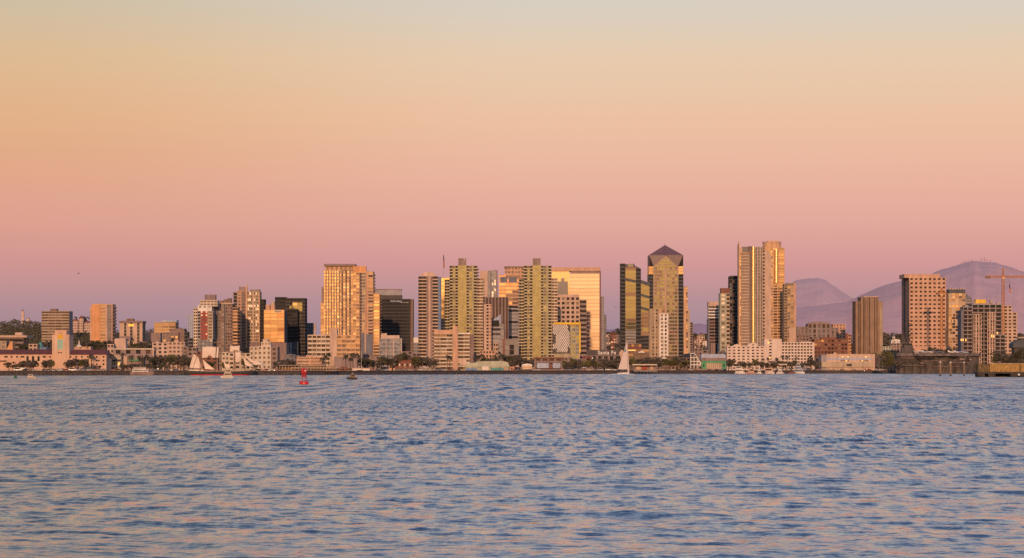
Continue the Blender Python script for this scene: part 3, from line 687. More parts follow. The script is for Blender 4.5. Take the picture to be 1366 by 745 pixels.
b.slab('sign_underline', 533, 545, 403.5, 404.3, w['grey'], off=-.3, dep=.25); b.done()
b = Bd('mid_rise', 'blue-grey mid-rise with a pale cap in front of the dark brown tower', 'building', 2560, 506)
mg = ST(w['grey'], [g['blue'], g['slate']], .08, .3, mod=3, fh=3.6)
b.block(506, 514.5, 452.6, [(1, mg)], dep=18); b.block(514.5, 536, 452.6, [(.04, w['pinkwall']), (.44, mg), (.04, w['pinkwall']), (.44, mg), (.04, w['pinkwall'])], dep=20, off=.5)
b.slab('cap', 508, 532.6, 447.6, 452.4, w['pinkwall'], off=2, dep=14); b.slab('penthouse', 508.4, 516, 445, 447.6, w['pinkwall'], off=4, dep=8); b.done()
b = Bd('low_office', 'grey-blue small office with a white roof sign, left of the pink balcony tower', 'office building', 2900, 551.4)
b.block(551.4, 560, 458.4, [(1, ST(w['grey'], [g['blue'], g['slate']], .1, .4))], dep=14); b.slab('sign', 551.6, 558.4, 450.4, 457.4, w['white'], off=-.4, dep=.6); b.done()

# -- centre: pink balcony tower, twin olive towers ---------------------------------------------
b = Bd('apartment_tower', 'pink balconied apartment tower with a rounded white cap and a blue right edge', 'apartment tower', 2760, 558)
bl = ST(w['dusk'], g['dark'], .08, .2, balc=1.6, bmat=w['pink'], fh=3.25, mod=6)
b.block(558, 584.2, 369.4, [(.42, bl, 2), (.1, w['dusk']), (.1, w['pink'], .5), (.1, w['dusk']), (.28, bl, 1)], dep=24, parapet=.4)
b.slab('blue_edge', 584.2, 588, 369.8, 480, w['blue'], off=1, dep=22)
b.poly('cap', [(561.4,369),(561.8,366.4),(565.5,364),(571,362.6),(576,363.4),(580.6,366),(581.4,369)], w['pinkwall'], off=3, dep=12)
b.slab('entrance_canopy', 557, 569, 475.6, 477, w['cream'], off=-4, dep=4); b.done()
b = Bd('office_tower', 'sliver of bright gold glass tower between the pink tower and the first olive tower', 'office tower', 3200, 587.4)
b.block(587.4, 602, 371.4, [(1, ST(w['amber'], g['hot'], .0, .12, mod=30, fh=4, tilt=.1, deep=.2))], dep=20, base=425, cap=w['amber'])
b.block(587.4, 602, 425.4, [(1, ST(w['steel'], g['black'], .1, .25))], dep=18, off=.4); b.done()
def olive_tower(label, x0, D):
    b = Bd('residential_tower', label, 'apartment tower', D, x0, group='twin olive apartment towers')
    X = lambda v: x0 + v; w['olivec'] = wallm('wall_olive_pale', (.52,.42,.27))
    ob = ST(w['oliveb'], [g['black'], g['dark']], .14, .22, balc=1.5, bmat=w['olivec'], fh=3.0, mod=5)
    og = ST(w['olive'], [g['olive'], g['mid']], .16, .36, fh=3.0, mod=3)
    b.block(X(0), X(7), 373.6, [(1, ob, 2)], dep=26, off=2.5, parapet=.4)
    b.block(X(6.6), X(18), 355.2, [(.4, ob), (.28, og), (.32, ob)], dep=28, off=.4, parapet=.4)
    b.block(X(18), X(29.4), 354.6, [(1, ST(w['olive'], [g['olive']], .06, .30, fh=3.0, mod=3.2, tilt=.15), 3)], dep=28, off=-1.2, parapet=.4)
    b.block(X(29.4), X(43.4), 355.2, [(.22, ob), (.3, og), (.16, w['olive'], .4), (.32, ob)], dep=28, off=.4, parapet=.4)
    b.block(X(43.4), X(51.4), 372, [(1, ST(w['salmon'], [g['brown'], g['mid']], .14, .4, balc=1.4, bmat=w['cream'], fh=3.0, mod=4), 2)], dep=24, off=2.5, parapet=.4)
    b.block(X(18.4), X(28.6), 345.6, [(1, ST(w['dusk'], g['mauve'] if 'mauve' in g else g['mid'], .55, .5, fh=2.2, mod=2.6))], dep=11, off=8, base=354.6, parapet=.5)
    b.slab('podium', X(2), X(49), 480, 494, w['dusk'], off=-3, dep=2); return b.done()
olive_tower('left twin of two olive gold apartment towers, rising behind the tan hotel', 593, 2830)
olive_tower('right twin of two olive gold apartment towers, beside the white diamond screen', 692.4, 2800)
b = Bd('hotel', 'tan hotel with balcony bands and orange parapets before the left olive tower', 'hotel', 2500, 578.6)
hb = ST(w['tan'], [g['brown'], g['mid'], g['bronze']], .1, .36, balc=1.0, bmat=w['cream'], fh=3.25, mod=5.5)
b.block(578.6, 604, 446.4, [(1, hb)], dep=18, parapet=.4); b.slab('parapet_wall', 579, 604, 440.4, 446, w['salmon'], off=1.2, dep=12)
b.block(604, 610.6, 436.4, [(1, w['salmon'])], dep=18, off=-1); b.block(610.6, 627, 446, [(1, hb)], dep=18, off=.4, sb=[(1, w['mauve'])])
b.slab('roof_edge', 610.6, 627.4, 444.4, 446, w['white'], off=-.6, dep=19); b.slab('side_wing', 627.2, 632, 446.4, 492, w['mauve'], off=6, dep=18); b.done()  # mauve right side holds its shade as wall colour
b = Bd('office_tower', 'pale pink-sided grey tower peeking over the dark ribbed slab behind the left olive tower', 'office tower', 3350, 640)
b.block(640, 650.4, 362.4, [(1, w['pink'])], dep=20); b.block(650.4, 663.6, 361.8, [(.3, ST(w['grey'], g['slate'], .5, .12, mod=3)), (.08, w['steel']), (.5, ST(w['grey'], [g['slate'], g['pale']], .4, .15, mod=3)), (.12, w['mauve'])], dep=22, off=1)
b.slab('roof_mast_box', 658.6, 663.6, 360.4, 361.8, w['brown'], off=2, dep=5); b.done()
b = Bd('office_tower', 'dark brown vertically ribbed slab behind the narrow pink tower', 'office tower', 3100, 643)
b.block(643, 678.4, 397.4, [(1, ST(w['mauve'], g['brown'], .45, .02, mod=3.4, fh=12))], dep=26, fh=12); b.done()
b = Bd('apartment_tower', 'narrow pink apartment slab with a column of dark square windows', 'apartment tower', 2740, 645.4)
b.block(645.4, 655.4, 407, [(.3, w['pink']), (.4, ST(w['pink'], g['black'], .3, .45, fh=3.1), 1), (.1, w['pink']), (.2, ST(w['salmon'], g['bronze'], .2, .5, fh=3.1), 1)], dep=18)
b.block(640, 660, 469, [(1, ST(w['salmon'], g['dark'], .45, .5, fh=3.4, mod=3))], dep=14, off=-6); b.done()
b = Bd('office_building', 'grey banded office with a slanted blue-grey roof, right of the narrow pink slab', 'office building', 2780, 655.6)
b.block(655.6, 668, 432, [(1, ST(w['grey'], [g['dark'], g['slate']], .04, .5, fh=4.6, mod=9))], dep=22, parapet=0)
b.poly('slanted_roof', [(655.6,431.9),(655.6,428.4),(668.2,419.4),(668.2,431.9)], w['paleblue'], dep=20); b.slab('dark_glazing', 656.4, 666, 427.6, 436, g['black'], off=-.3, dep=.25)
b.block(668, 672, 433.4, [(1, ST(w['grey'], g['slate'], .2, .4))], dep=20, off=1); b.block(657.8, 664.6, 458.6, [(1, ST(w['pinkwall'], g['dark'], .4, .45, fh=4.2, mod=3))], dep=8, off=-8); b.done()
b = Bd('office_tower', 'orange glass office tower with two dark top windows, under a brown roof block', 'office tower', 3200, 665.8)
b.block(665.8, 692, 368, [(1, ST(w['salmon'], [g['copper'], g['copper'], g['bronze']], .04, .36, mod=7, fh=4.2, tilt=.3))], dep=26, base=408, off=0)
b.slab('dark_louvre', 667, 676.8, 369.6, 376.6, w['slate'], off=-.4, dep=.35); b.slab('dark_louvre', 678.6, 689.6, 370, 376.8, w['slate'], off=-.4, dep=.35)
b.block(665.8, 692, 408.2, [(1, ST(w['grey'], [g['black'], g['slate']], .02, .4, mod=16, fh=4.2))], dep=26, off=.3)
b.block(673, 699, 357, [(1, ST(w['salmon'], [g['bronze'], g['mid']], .3, .4, fh=4.5))], dep=24, off=8, base=372); b.slab('roof_rim', 672.6, 699, 355.6, 357, w['brown'], off=7.4, dep=26); b.done()
b = Bd('low_office', 'dark glass low block with a red left edge below the right olive tower', 'office building', 2740, 670.6)
b.slab('red_edge', 670.6, 673.4, 452.6, 486, w['brick'], off=-.4, dep=12); b.block(673.4, 692, 453.6, [(1, ST(w['mauve'], [g['slate'], g['black']], .05, .1, mod=4, fh=5))], dep=18); b.done()

# -- pink-gold mirror slab and its neighbours --------------------------------------------------
b = Bd('office_tower', 'broad mirror-glass slab reflecting pink and gold, tallest block right of the olive twins', 'office tower', 3300, 736, a=R(-2.0))
mir = ST(w['salmon'], [g['pinkgold']], .0, .13, mod=60, fh=4.35, tilt=.04, deep=.15)
b.block(736, 759.4, 361.6, [(1, ST(w['amber'], g['gold'], .0, .03, mod=26, fh=9, tilt=.1, deep=.15))], dep=26, off=6, cap=w['salmon'])
b.slab('painted_tower_reflection', 744, 757.6, 375.6, 432, g['slate'], off=5.6, dep=.3); b.slab('painted_tower_reflection', 748.6, 753, 371.4, 375.6, g['slate'], off=5.6, dep=.3)  # slate glass sheets paint in the dark reflection of a neighbouring tower
b.block(759.4, 799.6, 365.6, [(1, mir)], dep=34, cap=w['salmon'])
b.slab('soffit', 762, 799, 362, 364.8, w['dusk'], off=1.6, dep=30); b.slab('top_band', 736, 800.6, 356.8, 361.8, w['salmon'], off=.4, dep=36)
b.slab('right_edge', 799.8, 801.4, 361.9, 470, w['brick'], off=-.2, dep=30); b.done()
b = Bd('hotel', 'pink stepped hotel with big dark square windows, in front of the mirror slab', 'hotel', 3000, 742)
pk = ST(w['pink'], [g['black'], g['dark'], g['dark'], g['mid']], .42, .42, fh=4.9, mod=5.2)
b.block(742, 773.4, 397, [(1, pk)], dep=24); b.slab('parapet_wall', 744, 772.4, 393, 396.6, w['pink'], off=1.2, dep=18)
b.block(773.4, 782.4, 401.4, [(1, ST(w['dusk'], g['dark'], .05, .5, fh=4.9, mod=8, balc=1.4))], dep=22, off=2.5); b.done()  # dusk wall colour puts the right side's shade into this step
b = Bd('arts_building', 'block wrapped in a white diamond lattice with a yellow roof edge and fin', 'building', 2620, 737.4)
b.block(737.4, 760.8, 434, [(1, w['dark'])], dep=20, base=471.6, parapet=0)
b.block(760.8, 772.4, 433.4, [(.2, w['olive']), (.8, ST(w['sage'], [g['olive'], g['slate']], .1, .3, mod=4))], dep=20, parapet=0, off=.5)
b.slab('yellow_roof', 738.4, 774.6, 430.4, 433.2, w['yellow'], off=-.8, dep=22); b.slab('yellow_fin', 772.6, 774.6, 433.4, 471, w['yellow'], off=-.8, dep=20)
mb = b.mb('diamond_screen', w['white']); i = 0
yy = 434.6
while yy < 470.4:
    for k in range(10):
        x = 738.2 + k*2.5 + (i % 2)*1.25
        edge = (x < 741.2 and 447 < yy < 459) or (x > 757 and (yy < 442 or yy > 463)) or (x < 743 and yy > 466)
        if x > 760.2 or edge: continue
        P_ = [(x+.25, yy+1.9), (x+.8, yy), (x-.25, yy-1.9), (x-.8, yy)]
        q = [(b.S(px, 0), b.Z(py, 0, 0)) for px, py in P_]; mb.prism(q, .15, .5)
    yy += 2.15; i += 1
b.slab('beam', 739, 759, 472, 477.4, w['oliveb'], off=-3, dep=22)
for x in (739.4, 748.5, 757.6): b.slab('column', x, x+1, 477.5, 491, w['dusk'], off=-2, dep=1)
b.slab('lobby', 741, 772, 478, 492, w['dark'], off=4, dep=12); b.done()
b = Bd('apartment_tower', 'thin grey-blue tower edge just right of the mirror slab', 'apartment tower', 3450, 801.6)
b.block(801.6, 805.8, 396.6, [(1, ST(w['grey'], g['slate'], .4, .3, mod=2.5))], dep=14, off=0); b.block(805.8, 809, 421, [(1, ST(w['slate'], g['slate'], .4, .3, mod=2.5))], dep=14, off=3); b.done()
b = Bd('station', 'long dark station building carrying a row of white rooftop letters', 'railway station', 2760, 781)
b.block(781, 827.5, 475.4, [(1, ST(w['mauve'], g['black'], .4, .4, fh=6, mod=6))], dep=18); b.slab('sign_wall', 783, 826.5, 467, 475.2, w['dark'], off=3, dep=8)
b.poly('gable_end', [(826,486),(826,470.5),(829.6,466.4),(833,470.5),(833,486)], w['pink'], off=0, dep=10)
b.slab('awning', 776, 789, 476, 478.6, w['roofred'], off=-3, dep=3)
tcv = bpy.data.curves.new('sign_text', 'FONT'); tcv.body = 'Santa Fe'; tcv.size = 5.1; tcv.extrude = .12; tcv.space_character = 1.12; tcv.offset = .07
to = bpy.data.objects.new('sign_text', tcv); COL.objects.link(to)
bpy.context.view_layer.update(); tm = bpy.data.meshes.new_from_object(to.evaluated_get(bpy.context.evaluated_depsgraph_get())); bpy.data.objects.remove(to)
tm.materials.clear(); tm.materials.append(wallm('sign_white', (.85,.78,.74), var=.03)); xs = [v.co.x for v in tm.vertices]
wd_ = b.S(821.4, 3) - b.S(797.4, 3); kx = wd_ / (max(xs) - min(xs))
o = link('lettering', tm, b.root, (b.S(797.4, 3), 2.6, b.Z(473, 0, 3)), (math.pi/2, 0, 0)); o.scale = (kx, 1, 1); b.done()

b = Bd('office_tower', 'dark slant-topped slab towers with yellow glass, left of the pointed tower', 'office tower', 3350, 828)
dz = ST(w['steel'], [g['black'], g['dark']], .02, .32, mod=8, fh=4.4)
yz = ST(w['bronze'] if 'bronze' in w else w['tan'], [g['olive'], g['olive'], g['bronze']], .02, .16, mod=14, fh=4.4, tilt=.2)
b.block(828, 834.2, 352.6, [(1, dz)], dep=26); b.block(834.2, 848.4, 356.4, [(1, yz)], dep=26, off=.8, base=440, parapet=0); b.block(834.2, 848.4, 440.2, [(1, ST(w['grey'], [g['mid'], g['slate']], .02, .4, mod=14))], dep=26, off=.8, parapet=0)  # lower grey storeys put the dim reflected hill into their glass colour
b.poly('top', [(834.2,356.6),(834.2,352.8),(846,352.2),(847.4,355.4),(848.4,356.6)], w['steel'], off=.2, dep=24); b.slab('top_panel', 837.4, 844.8, 352.8, 356.2, w['oliveb'], off=-.1, dep=.25)
b.block(848.4, 855, 359, [(1, dz)], dep=26, off=0, parapet=0); b.poly('top', [(848.4,359),(848.4,355.4),(853,357.6),(855,359)], w['steel'], off=0, dep=22)
b.block(855, 866.4, 377, [(1, yz)], dep=22, off=3, base=448, parapet=0); b.block(855, 866.4, 448.2, [(1, dz)], dep=22, off=3, parapet=0)  # dark lower glass likewise stands in for the dimmer reflection
for y in (371, 392, 409): b.poly('sloped_band', [(833 if y == 371 else 855, y), (833 if y == 371 else 855, y+3.2), (849 if y == 371 else 866.4, y+6.6), (849 if y == 371 else 866.4, y+3.2)], w['steel'], off=-.4 if y == 371 else 2.2, dep=.6)
b.poly('sloped_band', [(855,373.6),(855,378.4),(866.4,382),(866.4,377.6)], w['steel'], off=2.2, dep=3); b.done()

# the pointed tower
b = Bd('office_tower', 'tallest pointed tower with a faceted purple-brown gabled crown, right of centre', 'office tower', 3500, 865.6)
nd = ST(w['steel'], [g['black'], g['dark']], .05, .40, mod=5, fh=4.3)
ol = ST(w['tan'], [g['olive'], g['olive'], g['bronze']], .09, .40, mod=4.6, fh=4.3, tilt=.25)
b.block(865.6, 871.4, 366.4, [(1, nd)], dep=40, off=1.2, parapet=0); b.block(905, 911.6, 366.4, [(1, nd)], dep=40, off=1.2, parapet=0, both=False)
b.block(865.6, 871.4, 355.6, [(1, ST(w['amber'], g['amber'], .1, .3, mod=5))], dep=40, off=1.4, base=366.4, parapet=0); b.block(905, 911.6, 355.6, [(1, ST(w['amber'], g['gold'], .1, .3, mod=5))], dep=40, off=1.4, base=366.4, parapet=0)
b.block(871.4, 905, 357, [(.04, w['tan']), (.40, ol, 4), (.04, w['salmon']), (.04, w['tan']), (.40, ol, 4), (.04, w['tan'])], dep=40, parapet=0)
c0, c1 = b.S(873), b.S(904); cm = b.S(888.2)
mb = b.mb('gable', w['tan']); mb.prism([(b.S(871.4), b.Z(357, cm)), (b.S(871.6), b.Z(355.6, cm)), (cm, b.Z(341, cm)), (b.S(904.8), b.Z(355.6, cm)), (b.S(905), b.Z(357, cm))], -12, 0)
for k in range(4):
    y0 = 356 - k*3.6; y1 = y0 - 2.1; hw = lambda y: (y - 341.8)/15*15.4
    mb = b.mb('gable_glazing', g['olive']); a1 = hw(y1)
    if a1 > 0: mb.box(b.S(888.2 - a1), b.S(888.2 + a1), -.25, -.05, b.Z(y0, cm), b.Z(y1, cm))
zc = b.Z(340.6, cm); za = b.Z(326.2, cm); L0, L1 = b.S(866), b.S(911.4); dpt = 40.0; ym = dpt/2
apex = (cm, ym, za); rf = MB(); cg = MB(); lf_ = MB()
cor = [(L0, 0.6), (L1, .6), (L1, dpt), (L0, dpt)]; mids = [(cm, -.4), (L1 + .6, ym), (cm, dpt+1), (L0 - .6, ym)]
gb = [((b.S(871.8), -.3), (b.S(904.6), -.3)), ((L1+.4, 8), (L1+.4, dpt-8)), ((b.S(904.6), dpt+.4), (b.S(871.8), dpt+.4)), ((L0-.4, dpt-8), (L0-.4, 8))]
zg = b.Z(341, cm) + .3; zb = b.Z(355.4, cm)
for k in range(4):
    k2 = (k+1) % 4; A, B_ = cor[k], cor[k2]; M = mids[k]; G0, G1 = gb[k]
    P_ = lambda p, z: (p[0], p[1], z)
    rf.face([apex, P_(A, zc), P_(M, zg)]); rf.face([apex, P_(M, zg), P_(B_, zc)])
    lf_.face([P_(A, zc), P_(G0, zb), P_(M, zg)]); lf_.face([P_(M, zg), P_(G1, zb), P_(B_, zc)])
    cg.face([P_(A, zc), P_(A, zb), P_(G0, zb)]); cg.face([P_(B_, zc), P_(G1, zb), P_(B_, zb)])
lf_.build('gable_flank', wallm('crown_roof_darkened', (.145,.082,.085), rough=.5, var=.12, scale=.04), b.root); rf.build('crown_roof', wallm('crown_roof', (.20,.112,.115), rough=.5, var=.12, scale=.04), b.root); cg.build('corner_glazing', g['black'], b.root)  # flank repeats the roof material, darkened against the sun on its steep facets
mb = b.mb('finial', w['brown']); mb.tube([(cm, ym, za-.5), (cm, ym, za+2.2)], .4, .15)
b.done()
b = Bd('hotel', 'older tan tower with a white window strip, below the pointed tower', 'hotel', 3020, 866.4)
b.block(866.4, 879.4, 413, [(.28, w['tan']), (.2, ST(w['tan'], [g['bronze'], g['brown']], .2, .4), 1), (.16, w['beige']), (.2, ST(w['tan'], [g['bronze'], g['brown']], .2, .4), 1), (.16, w['tan'])], dep=18, fh=3.6)
b.slab('roof_block', 876.4, 882.6, 412, 419, w['amber'], off=4, dep=7)
b.block(879.4, 891.6, 419.4, [(.16, w['white']), (.3, ST(w['white'], [g['mid'], g['bronze']], .25, .4), 1), (.12, w['white']), (.26, ST(w['white'], [g['dark'], g['mid']], .25, .4), 1), (.16, w['white'])], dep=16, fh=3.9, off=-.8); b.done()
b = Bd('office_tower', 'thin golden tower edge behind the right side of the pointed tower', 'office tower', 3700, 912)
b.block(912, 917.4, 383.4, [(.6, w['amber']), (.4, ST(w['dusk'], g['gold'], .1, .3))], dep=20); b.block(917.4, 920.4, 414, [(1, w['beige'])], dep=18, off=1)
b.block(920.4, 924.6, 431, [(1, ST(w['dusk'], g['dark'], .3, .4))], dep=18, off=2); b.done()
b = Bd('restaurant', 'low tiered waterfront restaurant with glowing orange strips behind the sailboat', 'restaurant', 2880, 835)
b.block(835, 866, 466.6, [(1, ST(w['brown'], [g['warm'], g['mid'], g['bronze']], .1, .5, mod=7, fh=4))], dep=14); b.block(837, 856, 459.6, [(1, ST(w['roofred'], [g['mid'], g['warm']], .3, .5, fh=4))], dep=10, off=3, base=466.4)
b.poly('peaked_roof', [(850.5,471),(856,467.6),(861,471)], w['white'], off=-2.4, dep=3); b.slab('lit_strip', 838, 848, 466.9, 468.2, LIT, off=-.5, dep=.4); b.done()
# -- right half ---------------------------------------------------------------------------
b = Bd('office_building', 'white and brown striped office stack left of the tan corner tower', 'office building', 3100, 945)
b.block(945, 960.4, 402.6, [(1, w['pinkwall'])], dep=20, off=2, base=409, parapet=0)
b.block(945, 960.4, 409, [(1, ST(w['white'], g['black'], .02, .5, mod=20, fh=3.6))], dep=20, off=2.2, base=425, parapet=0)
b.block(946.6, 960.2, 425.4, [(1, ST(w['mauve'], [g['brown'], g['black']], .05, .45, mod=6, fh=3.4))], dep=24, off=0); b.slab('side_shaft', 944, 946.6, 426, 486, w['slate'], off=1, dep=14)
b.block(948, 958.4, 459, [(.6, w['dusk']), (.25, w['black']), (.15, w['paleblue'])], dep=8, off=-9); b.done()
b = Bd('apartment_tower', 'tan corner tower with alternating dark openings and a brown cap', 'apartment tower', 2980, 960.4)
b.block(960.4, 973.4, 392.4, [(.66, ST(w['sage'], [g['pale'], g['mid']], .5, .4, fh=4.1, mod=5)), (.34, ST(w['beige'], [g['dark'], g['dark']], .15, .5, fh=4.1), 1)], dep=20); b.slab('cap', 961.6, 973.4, 384.6, 391.8, w['brick'], off=2, dep=13); b.done()
b = Bd('apartment_tower', 'charcoal slab tower with scattered gold glints, left of the white ribbed tower', 'apartment tower', 3050, 973.4)
b.block(973.4, 985, 369.6, [(.3, ST(w['dark'], [g['black'], g['slate']], .2, .25)), (.3, ST(w['dark'], [g['black'], g['black'], g['black'], g['hot']], .1, .3)), (.4, ST(w['steel'], [g['black'], g['dark']], .1, .25))], dep=22, fh=3.6); b.slab('roof_frame', 974.6, 985, 368, 369.4, w['steel'], off=1, dep=16); b.done()  # gold panes strewn among black ones carry the sun glints as colour

w['ash'] = wallm('wall_ash', (.47,.375,.325))
b = Bd('hotel_tower', 'tall white ribbed hotel tower with a knife-edge fin and a vertical gold glint', 'hotel tower', 2940, 985.4)
b.slab('fin', 985.4, 987, 325.6, 466, w['amber'], off=-1.5, dep=16)
b.poly('fin_tip', [(985.4,326),(985.4,322.6),(987,326)], w['pink'], off=-1.4, dep=6)
b.block(987, 999.4, 338, [(.1, ST(w['amber'], [g['hot'], g['gold'], g['bronze']], .2, .4)), (.9, ST(w['ash'], [g['bronze']], .04, .46, fh=3.1, mod=6))], dep=22, off=.5)
b.slab('roof_glazing', 990, 998.6, 329.4, 337.6, g['slate'], off=4, dep=8); b.slab('roof_side', 987, 990, 330.6, 337.6, w['pink'], off=2, dep=10)
b.block(999.4, 1002.8, 329.6, [(1, ST(w['mauve'], g['mid'], .4, .3, mod=2))], dep=22, off=1)
# rounded glass corner that catches the sun
s0_, s1_ = b.S(1002.8), b.S(1007.2); r_ = (s1_-s0_)/2; zt = b.Z(329.4, s0_)
mb = b.mb('glass_corner', glassm('glass_sunflash', (.85, .55, .24), 1, .42, var=.08)); mb.lathe([(r_, 0), (r_, zt)], s0_ + r_, 1.0, 20)
mb = b.mb('mullion_ring', w['amber'])
for k in range(1, 40): mb.lathe([(r_+.06, zt*k/40), (r_+.06, zt*k/40+.3)], s0_ + r_, 1.0, 20)
vr = ST(w['ash'], g['mid'], .46, .14, fh=3.2, mod=2.4)
b.block(1007.2, 1017.6, 330.4, [(1, vr)], dep=24, off=.6); b.block(1017.6, 1020.2, 334, [(1, ST(w['pink'], g['black'], .2, .4, fh=3.6), 1)], dep=24, off=0)
b.poly('curved_wall', [(1020.2,470),(1020.2,332.4),(1023,333.4),(1025.6,335.6),(1027.6,338.6),(1028.8,342.6),(1029,470)], w['pink'], off=.3, dep=22); b.done()
b = Bd('hotel_tower', 'round-topped golden hotel tower close behind the white ribbed one', 'hotel tower', 3150, 1017.4)
q0, q1 = b.S(1017.4, 14), b.S(1042, 14); rc = (q1-q0)/2; b.mb('crown', w['amber']).lathe([(rc, b.Z(335, q0, 14)), (rc, b.Z(324.6, q0, 14))], q0+rc, 14, 28); b.mb('crown_rim', w['pink']).lathe([(rc+.4, b.Z(324.6, q0, 14)), (rc+.4, b.Z(323, q0, 14))], q0+rc, 14, 28); b.slab('crown_step', 1024, 1039, 321.4, 323, w['amber'], off=9, dep=12)
gg = ST(w['amber'], [g['gold'], g['warm'], g['amber'], g['mid']], .28, .4, fh=3.1)
b.block(1020, 1046.6, 331.4, [(.42, gg), (.24, ST(w['amber'], [g['gold'], g['warm']], .2, .4, fh=3.1)), (.34, ST(w['orange'], [g['amber'], g['gold'], g['warm']], .1, .42, fh=3.1, balc=1.2, bmat=w['amber'], mod=5))], dep=26)
sA, sB = b.S(1032.6), b.S(1038.4); rr = (sB-sA)/2; mb = b.mb('glass_bay', glassm('glass_sunflash', (1,.72,.3), 1, .22)); mb.lathe([(rr, b.Z(378, sA)), (rr, b.Z(333.4, sA))], sA+rr, .4, 18)
mb = b.mb('bay_ring', w['orange'])
for k in range(18): z_ = b.Z(378, sA) + k*(b.Z(333.4, sA)-b.Z(378, sA))/18; mb.lathe([(rr+.07, z_), (rr+.07, z_+.7)], sA+rr, .4, 18)
b.done()
b = Bd('hotel_tower', 'shorter tan shaft with a blank pink foot, right of the golden hotel tower', 'hotel tower', 3080, 1046.2)
b.block(1046.2, 1050.2, 380, [(1, ST(w['tan'], [g['brown'], g['mid']], .2, .4, fh=3.1))], dep=20, off=2); b.block(1050.2, 1062, 378.6, [(.74, ST(w['tan'], [g['warm'], g['amber'], g['mid']], .2, .42, fh=3.1)), (.26, w['salmon'])], dep=22)
b.slab('blank_foot', 1052.6, 1061.6, 437.4, 470, w['pink'], off=-1, dep=.9); b.done()
b = Bd('waterfront_hotel', 'long low white hotel with rows of small dark windows in front of the ribbed tower', 'hotel', 2790, 970)
ww = ST(w['chalk'], [g['dark'], g['mid'], g['dark']], .5, .55, fh=2.95, mod=4.4); wb = ST(w['chalk'], [g['dark'], g['black']], .34, .5, fh=2.95, mod=3.1)
b.block(970, 1020, 463, [(1, ww)], dep=16); b.block(1019.6, 1042.6, 453.6, [(.2, w['chalk']), (.3, ww), (.5, w['chalk'])], dep=18, off=-1)
b.block(1042.6, 1086.4, 458, [(.95, wb), (.05, w['chalk'])], dep=16, off=.2)
b.poly('gable', [(976,463),(980,460),(984,459.2),(988,463)], w['chalk'], off=.8, dep=9); b.poly('gable', [(996,463),(998.6,458.6),(1006,457.2),(1010,458.6),(1010.4,463)], w['chalk'], off=.6, dep=8)
b.slab('roof_lantern', 1003.8, 1005.4, 459.4, 461.2, w['dark'], off=.4, dep=.15)
b.slab('penthouse', 1034, 1041, 453.8, 458, w['cream'], off=6, dep=8); b.slab('roof_terrace', 1068, 1083, 456.2, 457.4, w['cream'], off=3, dep=9)
for x, y in ((1024.4,456.6), (1025.6,476.6)): b.window(x, x+2, y, y+2.4, LIT, off=-1.1, name='lit_window')
b.done()
b = Bd('office_building', 'wide grey-beige block with an arched raised centre below the far mountain', 'office building', 3350, 1063)
fl = ST(w['dusk'], [g['mid'], g['slate']], .5, .2, mod=4)
b.block(1063, 1078, 437, [(1, fl)], dep=24); b.block(1077.6, 1108, 433, [(1, ST(w['dusk'], [g['brown'], g['slate']], .45, .3, mod=5, fh=6))], dep=26, off=-2, parapet=0)
b.poly('arched_cornice', [(1076.6,433),(1080,431),(1086,429.6),(1092.6,429),(1100,429.6),(1106,431),(1109,433)], w['dusk'], off=-3, dep=22)
b.block(1108, 1119, 438, [(1, fl)], dep=20, off=1); b.block(1111, 1128, 433.4, [(1, ST(w['salmon'], [g['mid'], g['bronze']], .5, .5))], dep=16, off=6); b.done()
b = Bd('brick_building', 'dark red brick block with an orange sunlit left flank behind the white pier shed', 'building', 3020, 1086)
b.block(1086, 1131, 453.6, [(.3, ST(w['brick'], [g['hot'], g['bronze'], g['brown']], .3, .45, fh=4)), (.7, ST(w['brick'], [g['brown'], g['black'], g['bronze']], .35, .45, fh=4))], dep=26); b.slab('roof_step', 1095, 1116, 450.2, 453.4, w['brick'], off=4, dep=12); b.done()  # the sunlit flank is put in as gold-coloured panes in the left bay
b = Bd('office_tower', 'squarish brown tower of tall vertical ribs, standing alone against the mountain', 'office tower', 3100, 1141.4)
tbr = wallm('wall_umber', (.33,.215,.15)); rb = ST(tbr, g['brown'], .72, .01, mod=2.3, fh=30); rs_ = ST(wallm('wall_umber_dark', (.26,.165,.12)), g['brown'], .5, .01, mod=2.2, fh=30)
b.block(1141.4, 1148.6, 403, [(.4, tbr), (.6, rs_)], dep=30, off=1, fh=40); b.block(1148.6, 1172, 397.4, [(.10, tbr), (.12, rs_), (.22, rb), (.1, rs_), (.2, tbr), (.08, rs_), (.18, rb)], dep=32, fh=40)
b.block(1172, 1177.6, 403.4, [(.3, tbr), (.7, w['tan'])], dep=30, off=1, fh=40); b.slab('roof_edge', 1152, 1172, 395.6, 396.6, w['pink'], off=4, dep=14); b.done()
b = Bd('cottage_row', 'small peach low-rises tucked left of the brown ribbed tower', 'building', 3150, 1130.6)
b.block(1130.6, 1136, 447, [(1, ST(w['salmon'], g['dark'], .5, .5))], dep=10); b.block(1133, 1141, 459.6, [(1, ST(w['orange'], g['mid'], .5, .5))], dep=10, off=-6); b.slab('dark_box', 1128, 1131.4, 445, 458, w['brick'], off=-2, dep=7); b.done()
b = Bd('pier_shed', 'long pale two-storey pier shed with blue and lit yellow window strips on the quay', 'pier building', 2745, 1095.6)
b.block(1095.6, 1102.6, 474.6, [(1, w['grey'])], dep=30, off=1); b.block(1102.6, 1167, 473.6, [(1, w['pinkwall'])], dep=32)
b.slab('blue_strip', 1103, 1163, 478, 480.2, w['paleblue'], off=-.2, dep=.17); b.slab('lower_wall', 1096, 1165, 483, 490, w['beige'], off=-2, dep=1.8)
